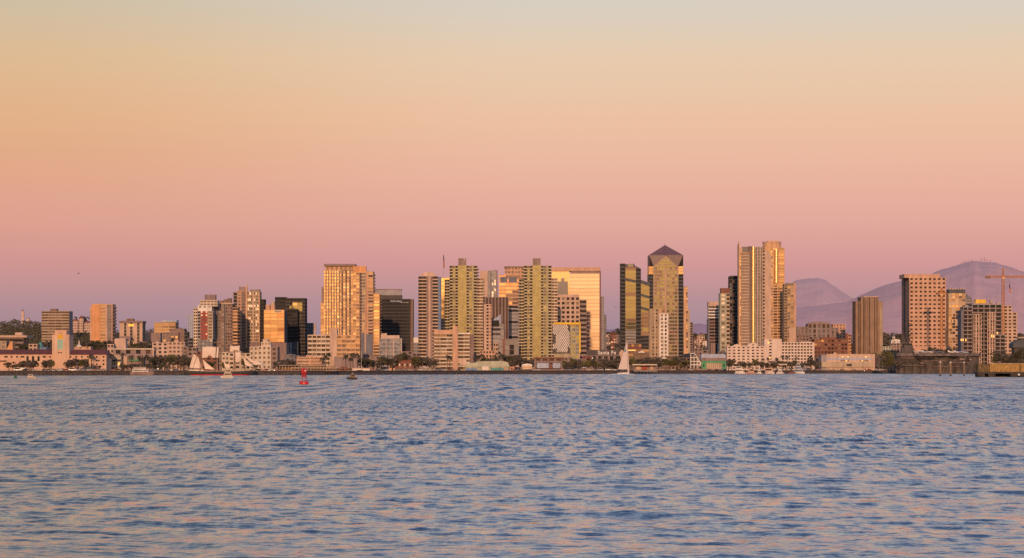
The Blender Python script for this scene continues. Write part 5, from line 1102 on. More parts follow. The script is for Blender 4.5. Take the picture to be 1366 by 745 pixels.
# ================================================================ boats
def hull_rings(L_, B, depth, sheer=.25, n=12, zlow=-.5):
    """stations along x from stern (0) to bow (L_)"""
    rings = []
    for k in range(n + 1):
        u = k / n; bw = B/2 * (min(1, .78 + u*.6) if u < .4 else max(.02, math.cos((u-.4)/.6*math.pi/2)**.75)); zt = depth + sheer*(u**2)
        x = u*L_; y2 = bw*.72
        rings.append([(x, -bw, zt), (x, -y2, zt*.35), (x - (.06*L_*(u > .9)), -y2*.3, zlow), (x - (.06*L_*(u > .9)), y2*.3, zlow), (x, y2, zt*.35), (x, bw, zt)])
    return rings
def motor_boat(px0, px1, D, label, ytop, hullm='white', bow=1, decks=1, cabin=(.25, .75), cabm='white', stripe=None, name='motor_boat', cat='boat', freeboard=None, mast=True, rot=0.0):
    x0, x1 = wx(px0, D), wx(px1, D); L_ = x1 - x0; Ht = wz(ytop, D)
    o = empty(name, label, cat, ((x0+x1)/2, D, 0), (0 if bow > 0 else math.pi) + rot)
    fb = freeboard or min(1.6, max(.7, L_*.13)); B = max(1.8, L_*.3)
    sh = lambda rings: [[(x - L_/2, y, z) for x, y, z in r] for r in rings]
    h = MB(); h.loft(sh(hull_rings(L_, B, fb, L_*.03)), None); ho = h.build('hull', W[hullm], o)
    if stripe:
        s_ = MB(); s_.loft([[(x*1.002, y*1.03, z) for x, y, z in ((a[0], a[1], -.1), (a[0], a[1]*.9, -.1))] + [(a[0]*1.002, a[1]*1.03, fb*.5)] for a in [r[0] for r in sh(hull_rings(L_, B*.9, fb, 0))]], None, cap=False)
        s_.build('stripe', W[stripe], ho)
    a, b_ = -L_/2 + cabin[0]*L_, -L_/2 + cabin[1]*L_; z = fb + .05; ch = max(.8, (Ht - fb) * (.72 if mast else .95) / decks)
    for d in range(decks):
        w2 = B*.34*(1 - .12*d); A, Bx = a + (b_-a)*.10*d, b_ - (b_-a)*.14*d
        c = MB(); c.hexa([(A,-w2,z),(Bx,-w2,z),(Bx,w2,z),(A,w2,z),(A+.1,-w2*.92,z+ch*.86),(Bx-ch*.4,-w2*.92,z+ch*.86),(Bx-ch*.4,w2*.92,z+ch*.86),(A+.1,w2*.92,z+ch*.86)])
        co = c.build('cabin', W[cabm], o)
        wn = MB()
        nn = max(2, int((Bx-A)/1.6)); ww_ = (Bx-A-ch*.5)/nn
        wn2 = MB(); wn2.box(A+.25, Bx-ch*.5, -w2-.03, -w2*.9, z+ch*.42, z+ch*.74); wn2.box(A+.25, Bx-ch*.5, w2*.9, w2+.03, z+ch*.42, z+ch*.74); wn2.build('window', G['black'], co)
        rf = MB(); rf.box(A-.25, Bx-ch*.3, -w2*1.05, w2*1.05, z+ch*.87, z+ch*.95); rf.build('roof', W[cabm], o); z += ch
    rl = MB(); 
    for k in range(6):
        u = .55 + .07*k; yb = B/2*math.cos(max(0, (u-.4)/.6*math.pi/2))**.75; zt = fb + L_*.03*u*u
        for s in (-1, 1): rl.tube([(-L_/2+u*L_, s*yb*.95, zt), (-L_/2+u*L_, s*yb*.95, zt+.55)], .03, n=4)
    rl.build('railing', W['grey'], o)
    if mast:
        m_ = MB(); m_.tube([((a+b_)/2, 0, z-.1), ((a+b_)/2-.2, 0, Ht)], .07, .04, 6); m_.box((a+b_)/2-.5, (a+b_)/2+.3, -.5, .5, z+(Ht-z)*.5, z+(Ht-z)*.5+.1); m_.build('mast', W['white'], o)
    return o
motor_boat(36.2, 48.6, 1274, 'little white motor boat with a cream hull crossing at far left', 499.6, hullm='cream', cabin=(.35,.9), cabm='white', bow=-1, mast=False)
motor_boat(294.4, 310.8, 1318, 'small orange and white work boat with a dark wheelhouse, before the tall ship', 489.8, hullm='white', stripe='red', decks=2, cabin=(.12,.82), cabm='cream', bow=-1, freeboard=.8, rot=.25)
motor_boat(462.4, 476.8, 1133, 'small black-hulled launch with an orange-tinted cabin, right of the red buoy', 497.4, hullm='black', cabm='brown', cabin=(.2,.75), bow=-1, mast=True, freeboard=.75)
motor_boat(174, 205, quay(190)-22, 'large white motor yacht with stacked decks moored at the left quay', 487.6, hullm='dusk', decks=2, cabin=(.08,.78), bow=1, freeboard=2.4, name='motor_yacht', cat='yacht')
motor_boat(980, 994, quay(985)-16, 'small two-deck white excursion boat with a lit orange stern, left of the moored row', 485.8, decks=2, cabin=(.06,.86), bow=1, name='excursion_boat', hullm='white')
motor_boat(994.6, 1008, quay(1000)-14, 'low peach-sided moored boat left of the white cruiser', 491.4, hullm='salmon', cabm='pink', cabin=(.2,.8), bow=-1, mast=False)
motor_boat(1008.6, 1016.6, quay(1012)-22, 'short white cruiser with a raised bridge, second boat of the moored row', 488.6, decks=2, cabin=(.25,.85), bow=1)
motor_boat(1020.4, 1033, quay(1026)-20, 'boxy pink-white houseboat moored in front of the dock shelter', 490.6, hullm='white', cabm='pinkwall', cabin=(.03,.95), mast=False, bow=1, name='houseboat')
motor_boat(1035.4, 1045.6, quay(1040)-24, 'white sport cruiser with a curved bridge in front of the dock shelter', 488, decks=2, cabin=(.2,.85), bow=-1)
motor_boat(1051, 1061.4, quay(1056)-26, 'low rust-coloured skiff moored beside the blue-decked excursion boat', 495.4, hullm='brick', cabm='brick', cabin=(.3,.6), mast=False, bow=1, freeboard=1.2)
motor_boat(1058.4, 1073.4, quay(1066)-12, 'three-deck excursion boat with pale blue sides near the white hotel right wing', 482, decks=3, cabm='paleblue', cabin=(.05,.9), bow=1, name='excursion_boat')

def sailboat():
    D = 2200; o = empty('sailboat', 'white sailboat under one tall pale sail, trailing a wake, right of centre', 'sailboat', (wx(831, D), D, 0))
    X = lambda p: wx(p, D) - wx(831, D); Z = lambda y: wz(y, D)
    L_ = X(839.5) - X(823.5); sh = [[(x + X(823.5), y, z) for x, y, z in r] for r in hull_rings(L_, 2.9, 1.35, .35, 14)]
    h = MB(); h.loft(sh); h.build('hull', W['white'], o, True)
    c = MB(); c.hexa([(X(827),-1,1.3),(X(836.6),-.8,1.3),(X(836.6),.8,1.3),(X(827),1,1.3),(X(827.4),-.9,3.0),(X(835.6),-.6,2.5),(X(835.6),.6,2.5),(X(827.4),.9,3.0)]); co = c.build('cabin', W['navy'], o)
    q = MB(); q.box(X(828), X(834.6), -.98, -.72, 1.9, 2.35); q.build('window', G['black'], co)
    m_ = MB(); m_.tube([(X(837.2), 0, 1.2), (X(836.9), 0, Z(454.6))], .13, .07, 8); m_.build('mast', W['pinkwall'], o)
    bm = MB(); bm.tube([(X(837), 0, 3.9), (X(824.6), .9, 3.7)], .1, .09, 6); bm.build('boom', W['slate'], o)
    s_ = MB(); n = 14; rows = []
    for i in range(n + 1):
        u = i/n; z = 4.1 + (Z(455.2) - 4.1)*u; xl = X(836.8); wdt = (X(836.8) - X(824.6))*((1-u)*.97 + .03); rows.append([(xl - wdt*k/6, .55*math.sin(math.pi*k/6)*(1-u*.6) + .9*(k/6)*(1-u), z - .15*math.sin(math.pi*k/6)) for k in range(7)])
    for i in range(n):
        for k in range(6): s_.face([rows[i][k], rows[i][k+1], rows[i+1][k+1], rows[i+1][k]])
    so = s_.build('sail', wallm('sailcloth', (.66,.55,.53), var=.05, scale=.3), o, True)
    em = MB(); em.prism([(X(832.4), Z(470)), (X(833.2), Z(467)), (X(834.6), Z(464.6)), (X(834.8), Z(469.6))], .02, .06, lambda s, d, z: (s, .1 - d, z)); em.build('emblem', W['teal'], so)
    j = MB(); j.face([(X(837.2), 0, Z(458)), (X(839.4), 0, 1.8), (X(837.3), -.3, 2.2)]); j.build('jib', wallm('sailcloth', (.66,.55,.53)), o)
    return o
sailboat()
mb = MB(); D = 2196
for (a, b_, y) in ((815.5, 824, 0), (818, 846, 1.6), (826, 844, -2.0)):
    x0, x1 = wx(a, D), wx(b_, D); n = 16; rings = []
    for k in range(n+1):
        u = k/n; t_ = math.sin(math.pi*u)**.6; rings.append([(x0+(x1-x0)*u, D+y-1.2*t_-.05, .02), (x0+(x1-x0)*u, D+y, .30+.45*t_*(.6+.4*random.random())), (x0+(x1-x0)*u, D+y+1.2*t_+.05, .02)])
    mb.loft(rings, cap=False)
tag(mb.build('wake', wallm('foam', (.62,.66,.70), var=.15, scale=.8)), kind='structure')

def tall_ship():
    D = 1885; o = empty('tall_ship', 'three-masted black-hulled tall ship with a red waterline and part-set pale sails', 'sailing ship', (wx(290, D), D, 0))
    X = lambda p: wx(p, D) - wx(290, D); Z = lambda y: wz(y, D)
    def hull(name, mat, x0, x1, z0, z1, B, sheer=0, par=o):
        mb = MB(); n = 22; rings = []
        for k in range(n+1):
            u = k/n; bw = B/2*min(1, .55 + 1.6*u)*(1 if u < .72 else max(.03, math.cos((u-.72)/.28*math.pi/2)**.6)); zt = z1 + sheer*((2*u-1)**2)
            x = X(x0) + (X(x1)-X(x0))*u; rings.append([(x, -bw, zt), (x, -bw, (z0+zt)/2), (x, -bw*.9, z0), (x, bw*.9, z0), (x, bw, (z0+zt)/2), (x, bw, zt)])
        mb.loft(rings); return mb.build(name, mat, par, True)
    ho = hull('hull', W['black'], 246, 338, .72, Z(496.0), 10, .9); hull('waterline_band', wallm('hull_red', (.50,.035,.05), var=.1), 255, 333, -.6, .7, 9.6)
    hull('rail', W['cream'], 250.6, 330, Z(495.9), Z(495.0), 9.4, .3, ho)
    dh = MB(); dh.box(X(252), X(272), -2.6, 2.6, Z(495.6), Z(493.4)); dh.build('deck_house', W['cream'], o)
    bs = MB(); bs.tube([(X(334), 0, Z(494.2)), (X(351), 0, Z(485.8))], .35, .15, 7); bs.build('bowsprit', W['brown'], o)
    masts = [(269.2, 456), (289.6, 452.4), (313.4, 454)]
    for i, (mx, my) in enumerate(masts):
        m_ = MB(); m_.tube([(X(mx), 0, Z(495)), (X(mx), 0, Z(474))], .42, .32, 8); m_.tube([(X(mx), 0, Z(474)), (X(mx), 0, Z(my))], .24, .1, 6)
        mo = m_.build('mast', wallm('spar', (.48,.27,.17), var=.15), o)
        if i: 
            for y, hw in ((477.8, 10.5), (470.4, 8.2), (463, 6.6), (457.6, 4)):
                y_ = MB(); y_.tube([(X(mx - hw), -.5, Z(y)), (X(mx), -.6, Z(y)+.1), (X(mx + hw), -.5, Z(y))], .16, .1, 5); y_.build('yard', wallm('spar', (.48,.27,.17)), mo)
    rg = MB()
    for (mx, my) in masts:
        for k in range(3):
            for s in (-1, 1): rg.tube([(X(mx - 2.6 + k*.9), s*4.4, Z(495.4)), (X(mx), s*.3, Z(474 if k else 462))], .09, n=3)
    for (a, b_) in (((269.2, 456.5), (256, 494.6)), ((289.6, 453), (269.2, 474)), ((313.4, 454.4), (289.6, 472)), ((313.4, 455), (350.4, 486)), ((313.4, 466), (342, 490)), ((289.6, 462), (313, 494))): rg.tube([(X(a[0]), 0, Z(a[1])), (X(b_[0]), 0, Z(b_[1]))], .10, n=3)
    tag(rg.build('rigging', W['dark'], o))
    sc = wallm('old_canvas', (.78,.63,.52), var=.1, scale=.5)
    def sail(poly, name='sail', y=.0, belly=.7):
        p = [(X(a), Z(b_)) for a, b_ in poly]; cx_ = sum(q[0] for q in p)/len(p); cz_ = sum(q[1] for q in p)/len(p); mb = MB(); c = (cx_, y + belly, cz_)
        ring = [(a, y, b_) for a, b_ in p]; mid = [((a+cx_)/2, y + belly*.75, (b_+cz_)/2) for a, b_ in p]; n = len(p)
        for i in range(n):
            j = (i+1) % n; mb.face([ring[i], ring[j], mid[j], mid[i]]); mb.face([mid[i], mid[j], c])
        return mb.build(name, sc, o, True)
    sail([(252.7,490.9),(255.2,481),(258.2,472),(264.7,477.3),(269,491.9)], 'spanker', .3)
    sail([(270.3,479.8),(286.4,493.4),(273.3,492.4)], 'staysail', .2, .4)
    sail([(270.2,463.2),(280,462.8),(288.4,463.6),(287.4,477.6),(284,477.9),(282,475.4),(279,474.6),(276.6,477.4),(270,477.9)], 'square_sail', -.8, -.9)
    sail([(289.4,463.8),(291.8,463.6),(291.4,477.2),(288.2,477.7)], 'furled_sail', -.9, -.3)
    sail([(307.4,461.4),(313,462.4),(319.8,461.2),(319.6,469.4),(314,467.4),(309.6,470.2),(306.6,469)], 'square_sail', -.8, -.6)
    sail([(313.8,470.4),(321,470.2),(321.4,481),(317,484.2),(314.4,483)], 'square_sail', -.8, -.6)
    sail([(297,479.4),(299.4,484),(307.6,489.4),(306,491),(300.4,490.4)], 'staysail', .2, .3)
    sail([(321.6,472.7),(325,480),(327,487.3),(338.3,489.8),(329,481)], 'jib', .1, .4); sail([(323.6,472.4),(331,479.8),(341,487.4),(350,485.4),(336,480.4)], 'jib', -.2, .4)
tall_ship()

def buoy():
    D = 765; o = empty('channel_buoy', 'bright red channel buoy with a lattice cage, floating left of centre', 'buoy', (wx(405.6, D), D, 0))
    red = wallm('buoy_red', (.62,.022,.03), rough=.35, var=.12, scale=.6)
    f = MB(); f.lathe([(.3,-.8),(1.15,-.5),(1.27,-.1),(1.27,.62),(1.18,.76),(.5,.8)], n=24); f.build('float', red, o, True)
    bd = MB(); bd.lathe([(1.285,-.12),(1.285,.10)], n=24); bd.build('waterline_band', W['black'], o)
    lg = None
    for k in range(4):
        a = math.pi/4 + k*math.pi/2; l_ = MB(); l_.tube([(.85*math.cos(a), .85*math.sin(a), .76), (.66*math.cos(a), .66*math.sin(a), 3.0)], .06, n=6); l_.build('leg', red, o)
    rg = MB()
    for z, r_ in ((1.7,.79), (2.0,.75), (2.9,.68)):
        n = 20
        rg.tube([(r_*math.cos(2*math.pi*i/n), r_*math.sin(2*math.pi*i/n), z) for i in range(n+1)], .05, n=5)
    rg.build('ring', red, o)
    p = MB(); p.hexa([(-.62,-.62,1.95),(.62,-.62,1.95),(.62,.62,1.95),(-.62,.62,1.95),(-.56,-.56,2.9),(.56,-.56,2.9),(.56,.56,2.9),(-.56,.56,2.9)]); p.build('panel', wallm('buoy_dark', (.30,.03,.03), var=.2), o)
    t_ = MB(); t_.lathe([(.74,2.92),(.80,3.1),(.80,4.05),(.70,4.15),(.25,4.2),(.1,4.5)], n=20); t_.build('drum', red, o, True)
    b2 = MB(); b2.box(-.16,.16,-.86,-.74,3.1,4.0); b2.build('daymark', wallm('buoy_dark', (.30,.03,.03)), o)
    la = MB(); la.lathe([(.16,3.4),(.2,3.6),(.16,3.84),(.02,3.9)], cx=.38, cy=-.78, n=12); la.build('lantern', W['white'], o, True)
buoy()
D = 1274; o = empty('channel_buoy', 'small dark green can buoy near the seawall at far left', 'buoy', (wx(20.6, D), D, 0))
f = MB(); f.lathe([(.8,-.3),(.85,.4),(.5,.5),(.5,1.3),(.42,1.36)], n=14); f.build('float', wallm('buoy_green', (.03,.12,.07)), o, True); f = MB(); f.lathe([(.12,1.36),(.1,1.6),(.02,1.65)], n=8); f.build('lantern', W['dark'], o)

# ================================================================ the warship
def warship():
    D = 2660; o = empty('warship', 'long dark grey aircraft carrier moored at right, flight deck and mast above the quay', 'warship', (wx(1250, D), D, 0))
    X = lambda p: wx(p, D) - wx(1250, D); Z = lambda y: wz(y, D)
    gm_ = wallm('warship_grey', (.105,.088,.084), var=.45, scale=.07)
    st = [(1195, .55, 1), (1199, .85, 1), (1208, 1, 1), (1230, 1.15, 1), (1262, 1.15, 1), (1280, .95, 1), (1290, .6, 1), (1300, .25, 1), (1306, .05, 1)]; mb = MB()
    mb.loft([[(X(p), -13*k, Z(475.4)), (X(p), -10*k, 7), (X(p) - (4 if k < .5 else 0), -8*k, -1), (X(p) - (4 if k < .5 else 0), 8*k, -1), (X(p), 10*k, 7), (X(p), 13*k, Z(475.4))] for p, k, _ in st]); mb.build('hull', gm_, o)
    dk = MB(); poly = [(1194,-9),(1199,-14),(1214,-16),(1222,-22),(1262,-22),(1276,-14),(1304,-7),(1308,0),(1304,8),(1262,18),(1199,15),(1194,9)]
    n = len(poly); v = [(X(a), b_, Z(475.4)+.02) for a, b_ in poly]; v2 = [(X(a), b_, Z(471.8)) for a, b_ in poly]
    dk.loft([v, v2]); dk.build('flight_deck', wallm('deck_grey', (.17,.14,.135), var=.3, scale=.08), o)
    sp = MB()
    for a, b_, y0, y1 in ((1218,1244,476,482), (1262,1276,476,479.4), (1247,1256,476,478.4)): sp.hexa([(X(a)+4,-13,Z(y1)),(X(b_)-3,-13,Z(y1)),(X(b_)-3,-10,Z(y1)),(X(a)+4,-10,Z(y1)),(X(a),-20,Z(y0)),(X(b_),-20,Z(y0)),(X(b_),-10,Z(y0)),(X(a),-10,Z(y0))])
    sp.build('sponson', gm_, o)
    ct = MB()
    for a, b_, y in ((1200,1216,478), (1226,1258,481.4), (1264,1290,484), (1196,1230,487.5), (1240,1286,489.6)): ct.box(X(a), X(b_), -14.2, -12, Z(y+.5), Z(y))
    for a in np.arange(1200, 1292, 4.7): ct.box(X(a), X(a)+.35, -14.1, -12, Z(477.6), Z(474.6))
    ct.build('catwalk', W['dusk'], o)
    for a, b_, y0, y1 in ((1199,1204,480,483), (1232,1238,478.4,481), (1268,1272,485.4,487.6), (1246,1252,484,487), (1278,1283,486,488.4), (1210,1220,479,484), (1256,1259,483,486), (1224,1226,489,491)): dv = MB(); dv.box(X(a), X(b_), -13.3, -9, Z(y1), Z(y0)); dv.build('painted_hull_recess', W['black'], o)  # black blocks on the hull side paint the shade of recesses
    op = MB()
    for a, b_, y0, y1 in ((1277,1284,478.6,480.4),(1225,1229,484,485.4),(1290,1293,479,481)): op.box(X(a), X(b_), -15 if b_ < 1270 else -13.4, -9, Z(y1), Z(y0))
    op.build('hangar_opening', W['white'] if False else W['dusk'], o)
    isl = MB(); isl.box(X(1204), X(1221), 6, 14, Z(471.7), Z(465)); isl.box(X(1207), X(1218.4), 7, 13, Z(465), Z(458)); isl.box(X(1211), X(1216), 8, 12, Z(456), Z(451)); isl.hexa([(X(1203.6),7,Z(459)),(X(1209.4),7,Z(459)),(X(1209.4),12,Z(459)),(X(1203.6),12,Z(459)),(X(1205.4),8,Z(444)),(X(1207.6),8,Z(444)),(X(1207.6),11,Z(444)),(X(1205.4),11,Z(444))])
    io = isl.build('island', gm_, o)
    wn = MB(); wn.box(X(1207), X(1218.4), 6.9, 6.98, Z(460.4), Z(458.6)); wn.build('window', G['black'], io)
    ms = MB(); ms.tube([(X(1214.4), 10, Z(452)), (X(1214.4), 10, Z(423.4))], .6, .2, 6)
    for y, hw in ((446, 3.6), (438.6, 4.4), (432, 3.2), (427.6, 1.8)): ms.tube([(X(1214.4-hw), 10, Z(y)), (X(1214.4+hw), 10, Z(y))], .28, n=5)
    for y, r_ in ((443, 1.7), (435.6, 1.5), (449, 2.0)): ms.lathe([(.3, Z(y)), (r_, Z(y)+.4), (r_, Z(y)+1.4), (.3, Z(y)+1.7)], X(1214.4), 10, 10)
    ms.tube([(X(1199.4), 10, Z(471)), (X(1199.4), 10, Z(442))], .25, .1, 5); ms.tube([(X(1196.8), 10, Z(446)), (X(1202), 10, Z(446))], .2, n=5); ms.tube([(X(1219), 10, Z(456)), (X(1219.6), 10, Z(440))], .25, .1, 5)
    ms.build('mast', wallm('warship_mast', (.05,.045,.048)), io)
    rl = MB()
    for k in range(26): x = X(1224) + k*3.0; rl.box(x, x+.2, -21 if k < 12 else -13, -20.8 if k < 12 else -12.8, Z(471.8), Z(470.8))
    rl.build('railing', gm_, o)
warship()
def jet(px, label, D=2655, k=1.0, m='grey'):
    o = empty('aircraft', label, 'aircraft', (wx(px, D), D, wz(471.8, 2660)), random.uniform(-.4, .4), 'aircraft parked on the flight deck'); mb = MB(); s = 5*k
    mb.loft([[(x*s, r_*s*math.cos(a), .95*k + z*s + r_*s*math.sin(a)) for a in np.linspace(0, 6.283, 9)[:-1]] for x, r_, z in ((-1.2,.04,.05),(-.8,.11,.02),(0,.15,0),(.6,.12,0),(1.2,.02,-.02))]); mb.build('fuselage', W[m], o, True)
    wg = MB(); wg.hexa([(-.3*s,-s,.9*k),(.3*s,-s*.2,.9*k),(.3*s,s*.2,.9*k),(-.3*s,s,.9*k),(-.2*s,-s,1.0*k),(.35*s,-s*.2,1.02*k),(.35*s,s*.2,1.02*k),(-.2*s,s,1.0*k)]); wg.build('wing', W[m], o)
    tl = MB(); tl.hexa([(-1.2*s,-.05,1.1*k),(-.7*s,-.05,1.1*k),(-.7*s,.05,1.1*k),(-1.2*s,.05,1.1*k),(-1.3*s,-.04,2.4*k),(-1.0*s,-.04,2.4*k),(-1.0*s,.04,2.4*k),(-1.3*s,.04,2.4*k)]); tl.build('tail_fin', W[m], o)
    for x, y in ((.7, 0), (-.2, .25), (-.2, -.25)): q = MB(); q.tube([(x*s, y*s, .02), (x*s, y*s, .8*k)], .16*k, .12*k, 6); q.build('wheel_strut', W['dark'], o)
for px, lab, m in ((1229,'pale grey parked jet, leftmost on the warship deck','grey'), (1240,'white parked jet on the warship deck, right of the leftmost jet','white'), (1253,'dark parked jet near the middle of the warship deck','slate'), (1274,'white parked jet toward the bow of the warship','white'), (1283,'grey parked jet closest to the bow of the warship','paleblue')): jet(px, lab, m=m, k=1.15)

# ================================================================ piles and the near pier at right
def pile(px, D, ytop, label, r_=.55):
    o = empty('mooring_pile', label, 'mooring pile', (wx(px, D), D, 0)); z = wz(ytop, D)
    a = MB(); a.lathe([(r_*1.15,-2),(r_*1.1,1.0)], n=10); a.build('foot', W['black'], o)
    a = MB(); a.lathe([(r_,1.0),(r_*.92,z-.9)], n=10); a.build('shaft', wallm('pile_wood', (.30,.20,.14), var=.3, scale=.5), o)
    a = MB(); a.lathe([(r_*1.1,z-.9),(r_*1.1,z-.3),(r_*.5,z)], n=10); a.build('cap', W['white'], o, True)
pile(1254.4, 1720, 482.2, 'leftmost of three white-capped mooring piles in front of the warship'); pile(1268, 1720, 482.8, 'middle one of three white-capped mooring piles, with a rusty skirt'); pile(1286, 1720, 482.8, 'rightmost and slimmest of three white-capped mooring piles', .42)
def pier():
    D = 1500; o = empty('pier', 'weathered yellow-walled pier on dark concrete feet at the right edge', 'pier', (wx(1340, D), D, 0)); X = lambda p: wx(p, D) - wx(1340, D); Z = lambda y: wz(y, D)
    yw = wallm('pier_yellow', (.42,.25,.085), var=.45, scale=.5); ow = wallm('pier_olive', (.20,.135,.055), var=.5, scale=.5)
    a = MB(); a.box(X(1320.4), X(1360.4), 0, 8, Z(496.3), Z(485.6)); a.box(X(1361.4), X(1420), 0, 8, Z(496.3), Z(485.6)); a.build('wall', yw, o)
    a = MB(); a.box(X(1304.8), X(1320.2), .6, 8, Z(496.3), Z(486)); a.build('gate', ow, o)
    for x in (1306, 1309.4, 1313, 1316.4): a = MB(); a.box(X(x), X(x+.8), .35, .58, Z(496.2), Z(485.8)); a.build('batten', W['dark'], o)
    a = MB(); a.box(X(1303.6), X(1420), -1.2, 12, Z(498.6), Z(496.35)); a.build('deck', W['black'], o)
    for x0, x1 in ((1304.4,1313.2), (1317.6,1327), (1347.4,1356.2), (1360.6,1374), (1388,1398)): a = MB(); a.box(X(x0), X(x1), -1.6, 9, -2, Z(498.7)); a.build('footing', wallm('pier_concrete', (.055,.043,.03), var=.5, scale=.4), o)
    a = MB(); a.box(X(1320.2), X(1420), -.25, 8.2, Z(485.5), Z(484.9)); a.build('coping', W['beige'], o)
    a = MB(); a.lathe([(.5, Z(501.6)), (.75, Z(499.8)), (.5, Z(498.8))], X(1358.4), -1.8, 12); a.build('fender', W['white'], o, True)
    a = MB(); a.tube([(X(1360.8), -.3, Z(497)), (X(1360.8), -.3, Z(478))], .18, .12, 6); a.build('post', W['black'], o)
pier()
b = Bd('canopy', 'dark arched canopy roof with a pale edge behind the bush at the right edge', 'shelter', 1700, 1351, z0=GZ)
b.poly('roof', [(1351,464),(1351.4,458.6),(1356,455.4),(1363,453),(1372,451.8),(1400,451),(1400,464)], W['steel'], dep=14); b.slab('pale_edge', 1358, 1400, 449.8, 451.6, W['beige'], off=1, dep=9); b.slab('wall', 1353, 1400, 464, 492, W['dark'], off=2, dep=10); b.done()
bsh = MB(); r = random.Random(8); D = 1560
for i in range(2600):
    u = r.uniform(0, 1); a = r.uniform(0, math.pi); px = 1372 - 30*math.cos(a)*math.sqrt(r.uniform(.25, 1)); top = 464.4 + 20.4*((1372-px)/31)**2 if px < 1372 else 464.4; py = top + (487-top)*r.random()**1.3
    leaf(bsh, (wx(px, D) - wx(1366, D), r.uniform(-3.5, 3.5), wz(py, D) - GZ), r.uniform(.35, .8), r)
o = empty('shrub', 'big dark rounded bush above the yellow pier wall at the right edge', 'shrub', (wx(1366, D), D, GZ)); bsh.build('foliage', LEAF[0], o)
st_ = MB(); st_.tube([(0,0,-.3),(.2,.1,4)], .4, .2, 7); st_.tube([(0,0,0),(-3,.4,3.5)], .3, .1, 6); st_.build('stem', BARK, o)
D = 1640; o = empty('land', None, None, (0, 0, 0)); bpy.data.objects.remove(o)
mb = MB(); mb.hexa([(wx(1325,1509),1509,-3),(wx(1700,1509),1509,-3),(wx(1700,1900),1900,-3),(wx(1346,1900),1900,-3),(wx(1325,1509),1509,GZ-.05),(wx(1700,1509),1509,GZ-.05),(wx(1700,1900),1900,GZ-.05),(wx(1346,1900),1900,GZ-.05)]); tag(mb.build('pier_ground', gm), kind='structure')

# ================================================================ cranes
def crane(px, D, ytop, ybase, jibs, label, yj, flag=False, flat=1.0, mastw=1.5):
    o = empty('tower_crane', label, 'tower crane', (wx(px, D), D, 0)); X = lambda p: wx(p, D) - wx(px, D); Z = lambda y: wz(y, D)
    cm_ = wallm('crane_orange', (.62,.27,.10), var=.15)
    def lattice(mb, A, B, wd, n, up=(0,0,1)):
        A = np.array(A, float); B = np.array(B, float); t_ = B - A; t_ /= np.linalg.norm(t_); u = np.cross(t_, np.array((0,1,0) if abs(t_[1]) < .9 else (1,0,0))); u /= np.linalg.norm(u); v = np.cross(t_, u)
        cs = [(u+v)*wd/2, (u-v)*wd/2, (-u-v)*wd/2, (-u+v)*wd/2]
        for c in cs: mb.tube([A + c, B + c], .26, n=4)
        for k in range(n):
            p = A + (B-A)*k/n; q = A + (B-A)*(k+1)/n
            for i in range(4): mb.tube([p + cs[i], q + cs[(i+1) % 4]], .17, n=4); mb.tube([p + cs[i], p + cs[(i+1) % 4]], .14, n=4)
    m_ = MB(); lattice(m_, (0,0,Z(ybase)), (0,0,Z(yj + 2)), mastw*1.5, 22); m_.build('mast', cm_, o)
    c = MB(); c.box(-1.5, 1.5, -1.4, 1.4, Z(yj+3.2), Z(yj+.8)); co = c.build('cab', wallm('crane_cab', (.72,.45,.25)), o)
    tp = MB(); lattice(tp, (0,0,Z(yj)), (0,0,Z(ytop)), 1.2, 5); tp.build('tower_head', cm_, o)
    (l0, r0) = jibs; j = MB(); lattice(j, (X(l0), 0, Z(yj)), (X(r0), 0, Z(yj)), 1.5, 26); j.build('jib', cm_, o)
    cw_ = MB(); cw_.box(X(l0) - .5, X(l0) + 4*flat, -1.2, 1.2, Z(yj + 2.4), Z(yj - .8)); cw_.build('counterweight', W['brown'], o)
    ti = MB()
    for p in (l0 + (px-l0)*.15, px + (r0-px)*.35, px + (r0-px)*.7): ti.tube([(0,0,Z(ytop)+.2), (X(p), 0, Z(yj)+.7)], .1, n=4)
    ti.build('tie', cm_, o)
    if flag:
        hk = MB(); hk.tube([(X(1346), 0, Z(yj)), (X(1346), 0, Z(379))], .09, n=4); hk.build('hoist_line', W['dark'], o)
    return o
crane(1338.2, 2900, 358.2, 462, (1315.4, 1412), 'tall orange tower crane with a long level jib over the unfinished tower at right', 369.4, flag=True)
crane(1256, 2840, 384.4, 470, (1249.8, 1262.4), 'orange tower crane seen end-on in front of the big salmon tower', 391.4, flat=.4, mastw=1.35)
def flag_cloth(name, label, px, D, y0, y1, wpx, pole=None):
    o = empty(name, label, 'flag', (wx(px, D), D, 0)); Z = lambda y: wz(y, D); wd_ = wpx*D/F; n = 10; k = 6
    if pole is not None:
        p = MB(); p.tube([(0,0,pole), (0,0,Z(y0)+.6)], .22, .12, 6); p.build('pole', W['grey'], o)
    P = [[(.12 + wd_*(j/k)*(.35+.65*(i/n)), .5*math.sin(j*1.3 + i*.5), Z(y0) + (Z(y1)-Z(y0))*(i/n)) for j in range(k+1)] for i in range(n+1)]
    red, wht, blu = wallm('flag_red', (.42,.05,.07), var=.1), wallm('flag_white', (.6,.52,.52), var=.05), wallm('flag_blue', (.05,.06,.16), var=.1)
    c = MB()
    for i in range(n):
        for j in range(k): c.face([P[i][j], P[i][j+1], P[i+1][j+1], P[i+1][j]], blu if (i < 4 and j < 4) else (red if (j + i//3) % 2 == 0 else wht))
    c.build('cloth', None, o, True)
flag_cloth('flag', 'large drooping red white and blue flag on a tall pole beside the left olive tower', 591.2, 3215, 340.6, 358, 2.6, pole=wz(371, 3215))
flag_cloth('flag', 'striped flag hanging from the hook line of the right tower crane', 1346, 2900, 379.2, 391.4, 3.6)

